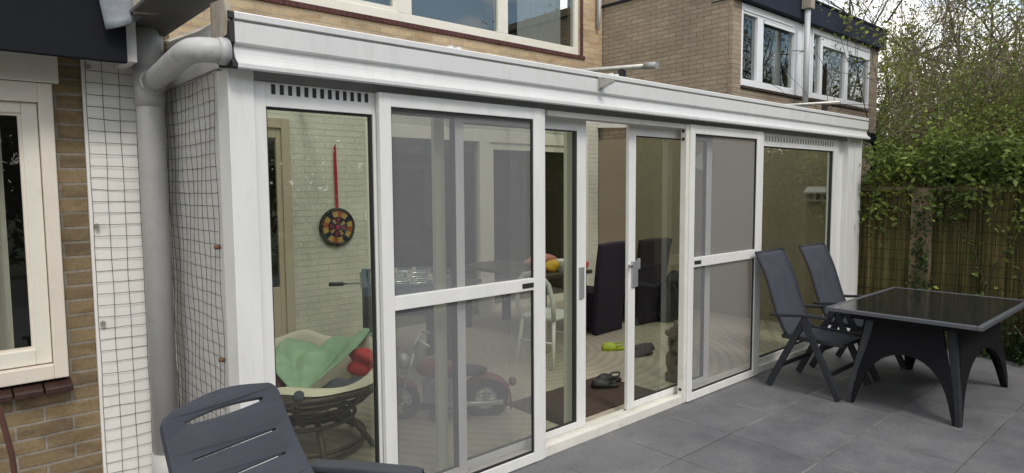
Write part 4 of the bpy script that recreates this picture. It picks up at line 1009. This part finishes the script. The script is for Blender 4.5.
tree('tall_shrub', 'brown twiggy shrub barely in leaf above the fence', 'shrub', (11.2, 2.95, 0), 3.9, .022, 2, 71, L_brown, .036, 9, trunks=16, trunk_h=.45, kids=(6,8), spread=.40, up=.5, barkm=M['twig'], jit=.11, prune=True, clump=3, thr=.0)
tree('tall_shrub', 'bushy green shrub beside the conservatory end post', 'shrub', (9.35, 2.70, 0), 2.5, .016, 2, 84, L_green, .045, 26, trunks=14, trunk_h=.42, kids=(6,8), spread=.40, up=.3, barkm=M['twig'], jit=.10, prune=True, clump=4.5, thr=-.12)
tree('tall_shrub', 'yellow green shrub rising over the middle of the fence', 'shrub', (10.2, 2.25, 0), 3.4, .018, 2, 92, L_fresh, .04, 18, trunks=15, trunk_h=.45, kids=(6,8), spread=.42, up=.35, barkm=M['twig'], jit=.10, prune=True, clump=3.5, thr=.06)
tree('tall_shrub', 'green shrub with tangled brown stems at the right end above the fence', 'shrub', (9.7, 1.65, 0), 3.0, .018, 2, 105, L_green, .042, 24, trunks=15, trunk_h=.45, kids=(6,8), spread=.45, up=.25, barkm=M['twig'], jit=.10, prune=True, clump=3.8, thr=.0)
# climber spilling over the fence top
cp = thing('climbing_plant', 'tangled climbing plant spilling over the top of the bamboo fence', 'climbing plant', (7.95, 1.5, 0))
rg = random.Random(17); st_ = MB(); cen = []
for k in range(380):
    y = rg.uniform(-1.5, 2.75) if k < 320 else rg.uniform(-5, -1.5); p = Vector((rg.uniform(7.8, 8.3), y, rg.uniform(1.62, 2.0))); d = Vector((rg.gauss(-.30,.5), rg.gauss(0,.8), rg.gauss(.15,.45))); pts = [p]
    for q in range(7):
        d = (d + Vector((rg.gauss(-.03,.3), rg.gauss(0,.3), rg.gauss(-.12,.25)))).normalized(); p = p + d*rg.uniform(.05,.13); 
        if p.x < 7.66: p.x = 7.66 + rg.uniform(0,.04)
        pts.append(p.copy()); cen += [tuple(p + Vector((rg.gauss(0,.06), rg.gauss(0,.06), rg.gauss(.02,.05)))) for _ in range(9)]
    st_.tube(pts, [.004]*len(pts), 4, cap=False)
for y0, y1 in ((2.1,1.55),(1.75,1.25),(1.2,1.7),(2.5,2.05),(1.0,.6),(1.45,1.1)):   # stems trailing down the screen
    pts = [Vector((7.70, y0+(y1-y0)*t+.04*math.sin(9*t), 1.68-1.25*t*rg.uniform(.75,1.0))) for t in np.linspace(0, 1, 12)]
    st_.tube(pts, .005, 4, cap=False)
    for p in pts[2:]: cen += [tuple(p + Vector((rg.gauss(-.02,.02), rg.gauss(0,.04), rg.gauss(0,.05)))) for _ in range(3)]
st_.build('stems', M['bark'], cp); leaf_obj('foliage', cen, .070, L_green, cp)
# ivy on the post
iv = thing('ivy', 'dark ivy growing up the wooden fence post', 'ivy', (7.66, 2.2, 0)); cen = []
for k in range(520):
    z = rg.uniform(.02, 1.12); w = .12*(1-.4*z); cen.append((7.655-abs(rg.gauss(0,.035)), 2.20+rg.gauss(0, w*.6), z))
for k in range(90): cen.append((7.665-abs(rg.gauss(0,.02)), 2.22+rg.gauss(0,.05), rg.uniform(1.1,1.55)))
leaf_obj('foliage', cen, .05, L_dark, iv, flat=-.2); MB().tube([(7.672,2.2,0),(7.67,2.24,.5),(7.67,2.18,1.0),(7.672,2.23,1.5)], .008, 5).build('stem', M['twig'], iv)
# low shrub at the foot of the fence on the right
def low(name, label, c, rx, ry, h, n, mat, size, seed):
    t = thing(name, label, 'shrub', (c[0], c[1], 0)); g = np.random.default_rng(seed); d = g.normal(size=(n,3)); d /= np.linalg.norm(d, axis=1)[:,None]; d[:,2] = np.abs(d[:,2]); r = g.uniform(.45,1.05,n)[:,None]
    k = 1+.25*np.sin(5*d[:,:1]+3*d[:,1:2]); leaf_obj('foliage', np.array([[c[0],c[1],0.0]]) + d*r*k*np.array([[rx,ry,h]]), size, mat, t, rg=g)
    m = MB()
    for q in range(9): a = g.uniform(0,6.28); m.tube([(c[0],c[1],0),(c[0]+.6*rx*math.cos(a), c[1]+.6*ry*math.sin(a), h*.7)], .006, 4)
    m.build('stems', M['twig'], t); return t
low('low_shrub', 'low dark shrub at the foot of the fence right of the table', (7.62, 1.15), .22, .42, .52, 1500, L_dark, .05, 5)
low('low_shrub', 'small leafy plant at the foot of the fence behind the table', (7.66, 1.72), .14, .22, .26, 420, L_green, .045, 6)
# garden behind the camera, met only as reflections in the panes
def hedge(name, label, x0, x1, y0, y1, h, n, seed, mat, ls=.19):
    g = np.random.default_rng(seed); c = np.stack([g.uniform(x0,x1,n), g.uniform(y0,y1,n), h*np.sqrt(g.random(n))*(1+.08*np.sin(g.uniform(0,6,n)))], 1)
    o = leaf_obj(name, c, ls, mat, None, 'stuff', rg=g); tag(o, label, 'hedge'); return o
hedge('hedge', 'unseen tall green hedge at the far end of the garden', -9, 12, -9.0, -7.8, 4.4, 26000, 3, L_dark, .34)  # unseen; height and leaf size chosen to darken reflections in the panes
hedge('distant_wood', 'mass of distant green trees beyond the gardens', 24, 27, -6, 16, 5.0, 15000, 4, L_olive)
hedge('side_hedge', 'green hedge behind the bamboo fence along the garden', 8.2, 9.4, -8, .4, 3.3, 17000, 9, L_green, .24)
tree('tree', 'broad tree behind the garden hedge reflected in the glass', 'tree', (11.5, -4.5, 0), 5.2, .16, 3, 152, L_green, .16, 3, kids=(5,6), spread=.65, jit=.3)

# ------------------------------------------------------------------ sky and sun
EL, AZ = R(47), R(192)     # sun elevation; rotation measured from +Y towards +X
wd = bpy.data.worlds.new('World'); sc.world = wd; wd.use_nodes = True; t = wd.node_tree; bgn = t.nodes['Background']
sk = t.nodes.new('ShaderNodeTexSky'); sk.sky_type = 'NISHITA'; sk.sun_disc = False; sk.sun_elevation = EL; sk.sun_rotation = AZ; sk.air_density = 1.2; sk.dust_density = .4
g = t.nodes.new('ShaderNodeTexCoord').outputs['Generated']
f1 = noise(t, scalev(t, g, (2.2, 2.2, 4.0)), 1.3, 7, .58)
dv_ = t.nodes.new('ShaderNodeVectorMath'); dv_.operation = 'DOT_PRODUCT'; t.links.new(g, dv_.inputs[0]); dv_.inputs[1].default_value = (.63,-.74,.24)
f1 = math_(t, 'SUBTRACT', f1, math_(t, 'MULTIPLY', math_(t, 'POWER', math_(t, 'MAXIMUM', dv_.outputs['Value'], 0.0), 8.0), .10))
cl_ = ramp(t, f1, [(.41, (0,0,0)), (.53, (1,1,1))]); sh = ramp(t, noise(t, g, 3.0, 5), [(.3, (7.2,7.0,6.7)), (.7, (11.2,10.6,9.7))])
o = mixc(t, cl_, sk.outputs[0], sh); t.links.new(o, bgn.inputs['Color']); bgn.inputs['Strength'].default_value = .185
su = bpy.data.lights.new('sun', 'SUN'); su.energy = 1.6; su.angle = R(14); su.color = (1, .94, .86)
so = bpy.data.objects.new('sun', su); col.objects.link(so)
dv = Vector((math.sin(AZ)*math.cos(EL), math.cos(AZ)*math.cos(EL), math.sin(EL))); so.rotation_euler = dv.to_track_quat('Z', 'Y').to_euler(); so.location = dv*30

# ------------------------------------------------------------------ camera
F, YAW, PIT, ROL = 649.86, .726715, -.0765213, .006401
f = Vector((math.sin(YAW)*math.cos(PIT), math.cos(YAW)*math.cos(PIT), math.sin(PIT))); r0 = Vector((math.cos(YAW), -math.sin(YAW), 0)); d0 = f.cross(r0)
rt_ = r0*math.cos(ROL) + d0*math.sin(ROL); dn_ = -r0*math.sin(ROL) + d0*math.cos(ROL)
cam = bpy.data.cameras.new('camera'); cam.sensor_width = 36; cam.lens = F/1024*36; cam.clip_end = 2000; cam.clip_start = .05
co = bpy.data.objects.new('camera', cam); col.objects.link(co)
mw = Matrix.Identity(4)
for i in range(3): mw[i][0] = rt_[i]; mw[i][1] = -dn_[i]; mw[i][2] = -f[i]
mw[0][3], mw[1][3], mw[2][3] = 0, 0, 1.69
co.matrix_world = mw; sc.camera = co
sc.view_settings.view_transform = 'Standard'; sc.view_settings.look = 'None'; sc.view_settings.exposure = 0
sc.cycles.transparent_max_bounces = 24; sc.cycles.max_bounces = 10; sc.cycles.use_denoising = True
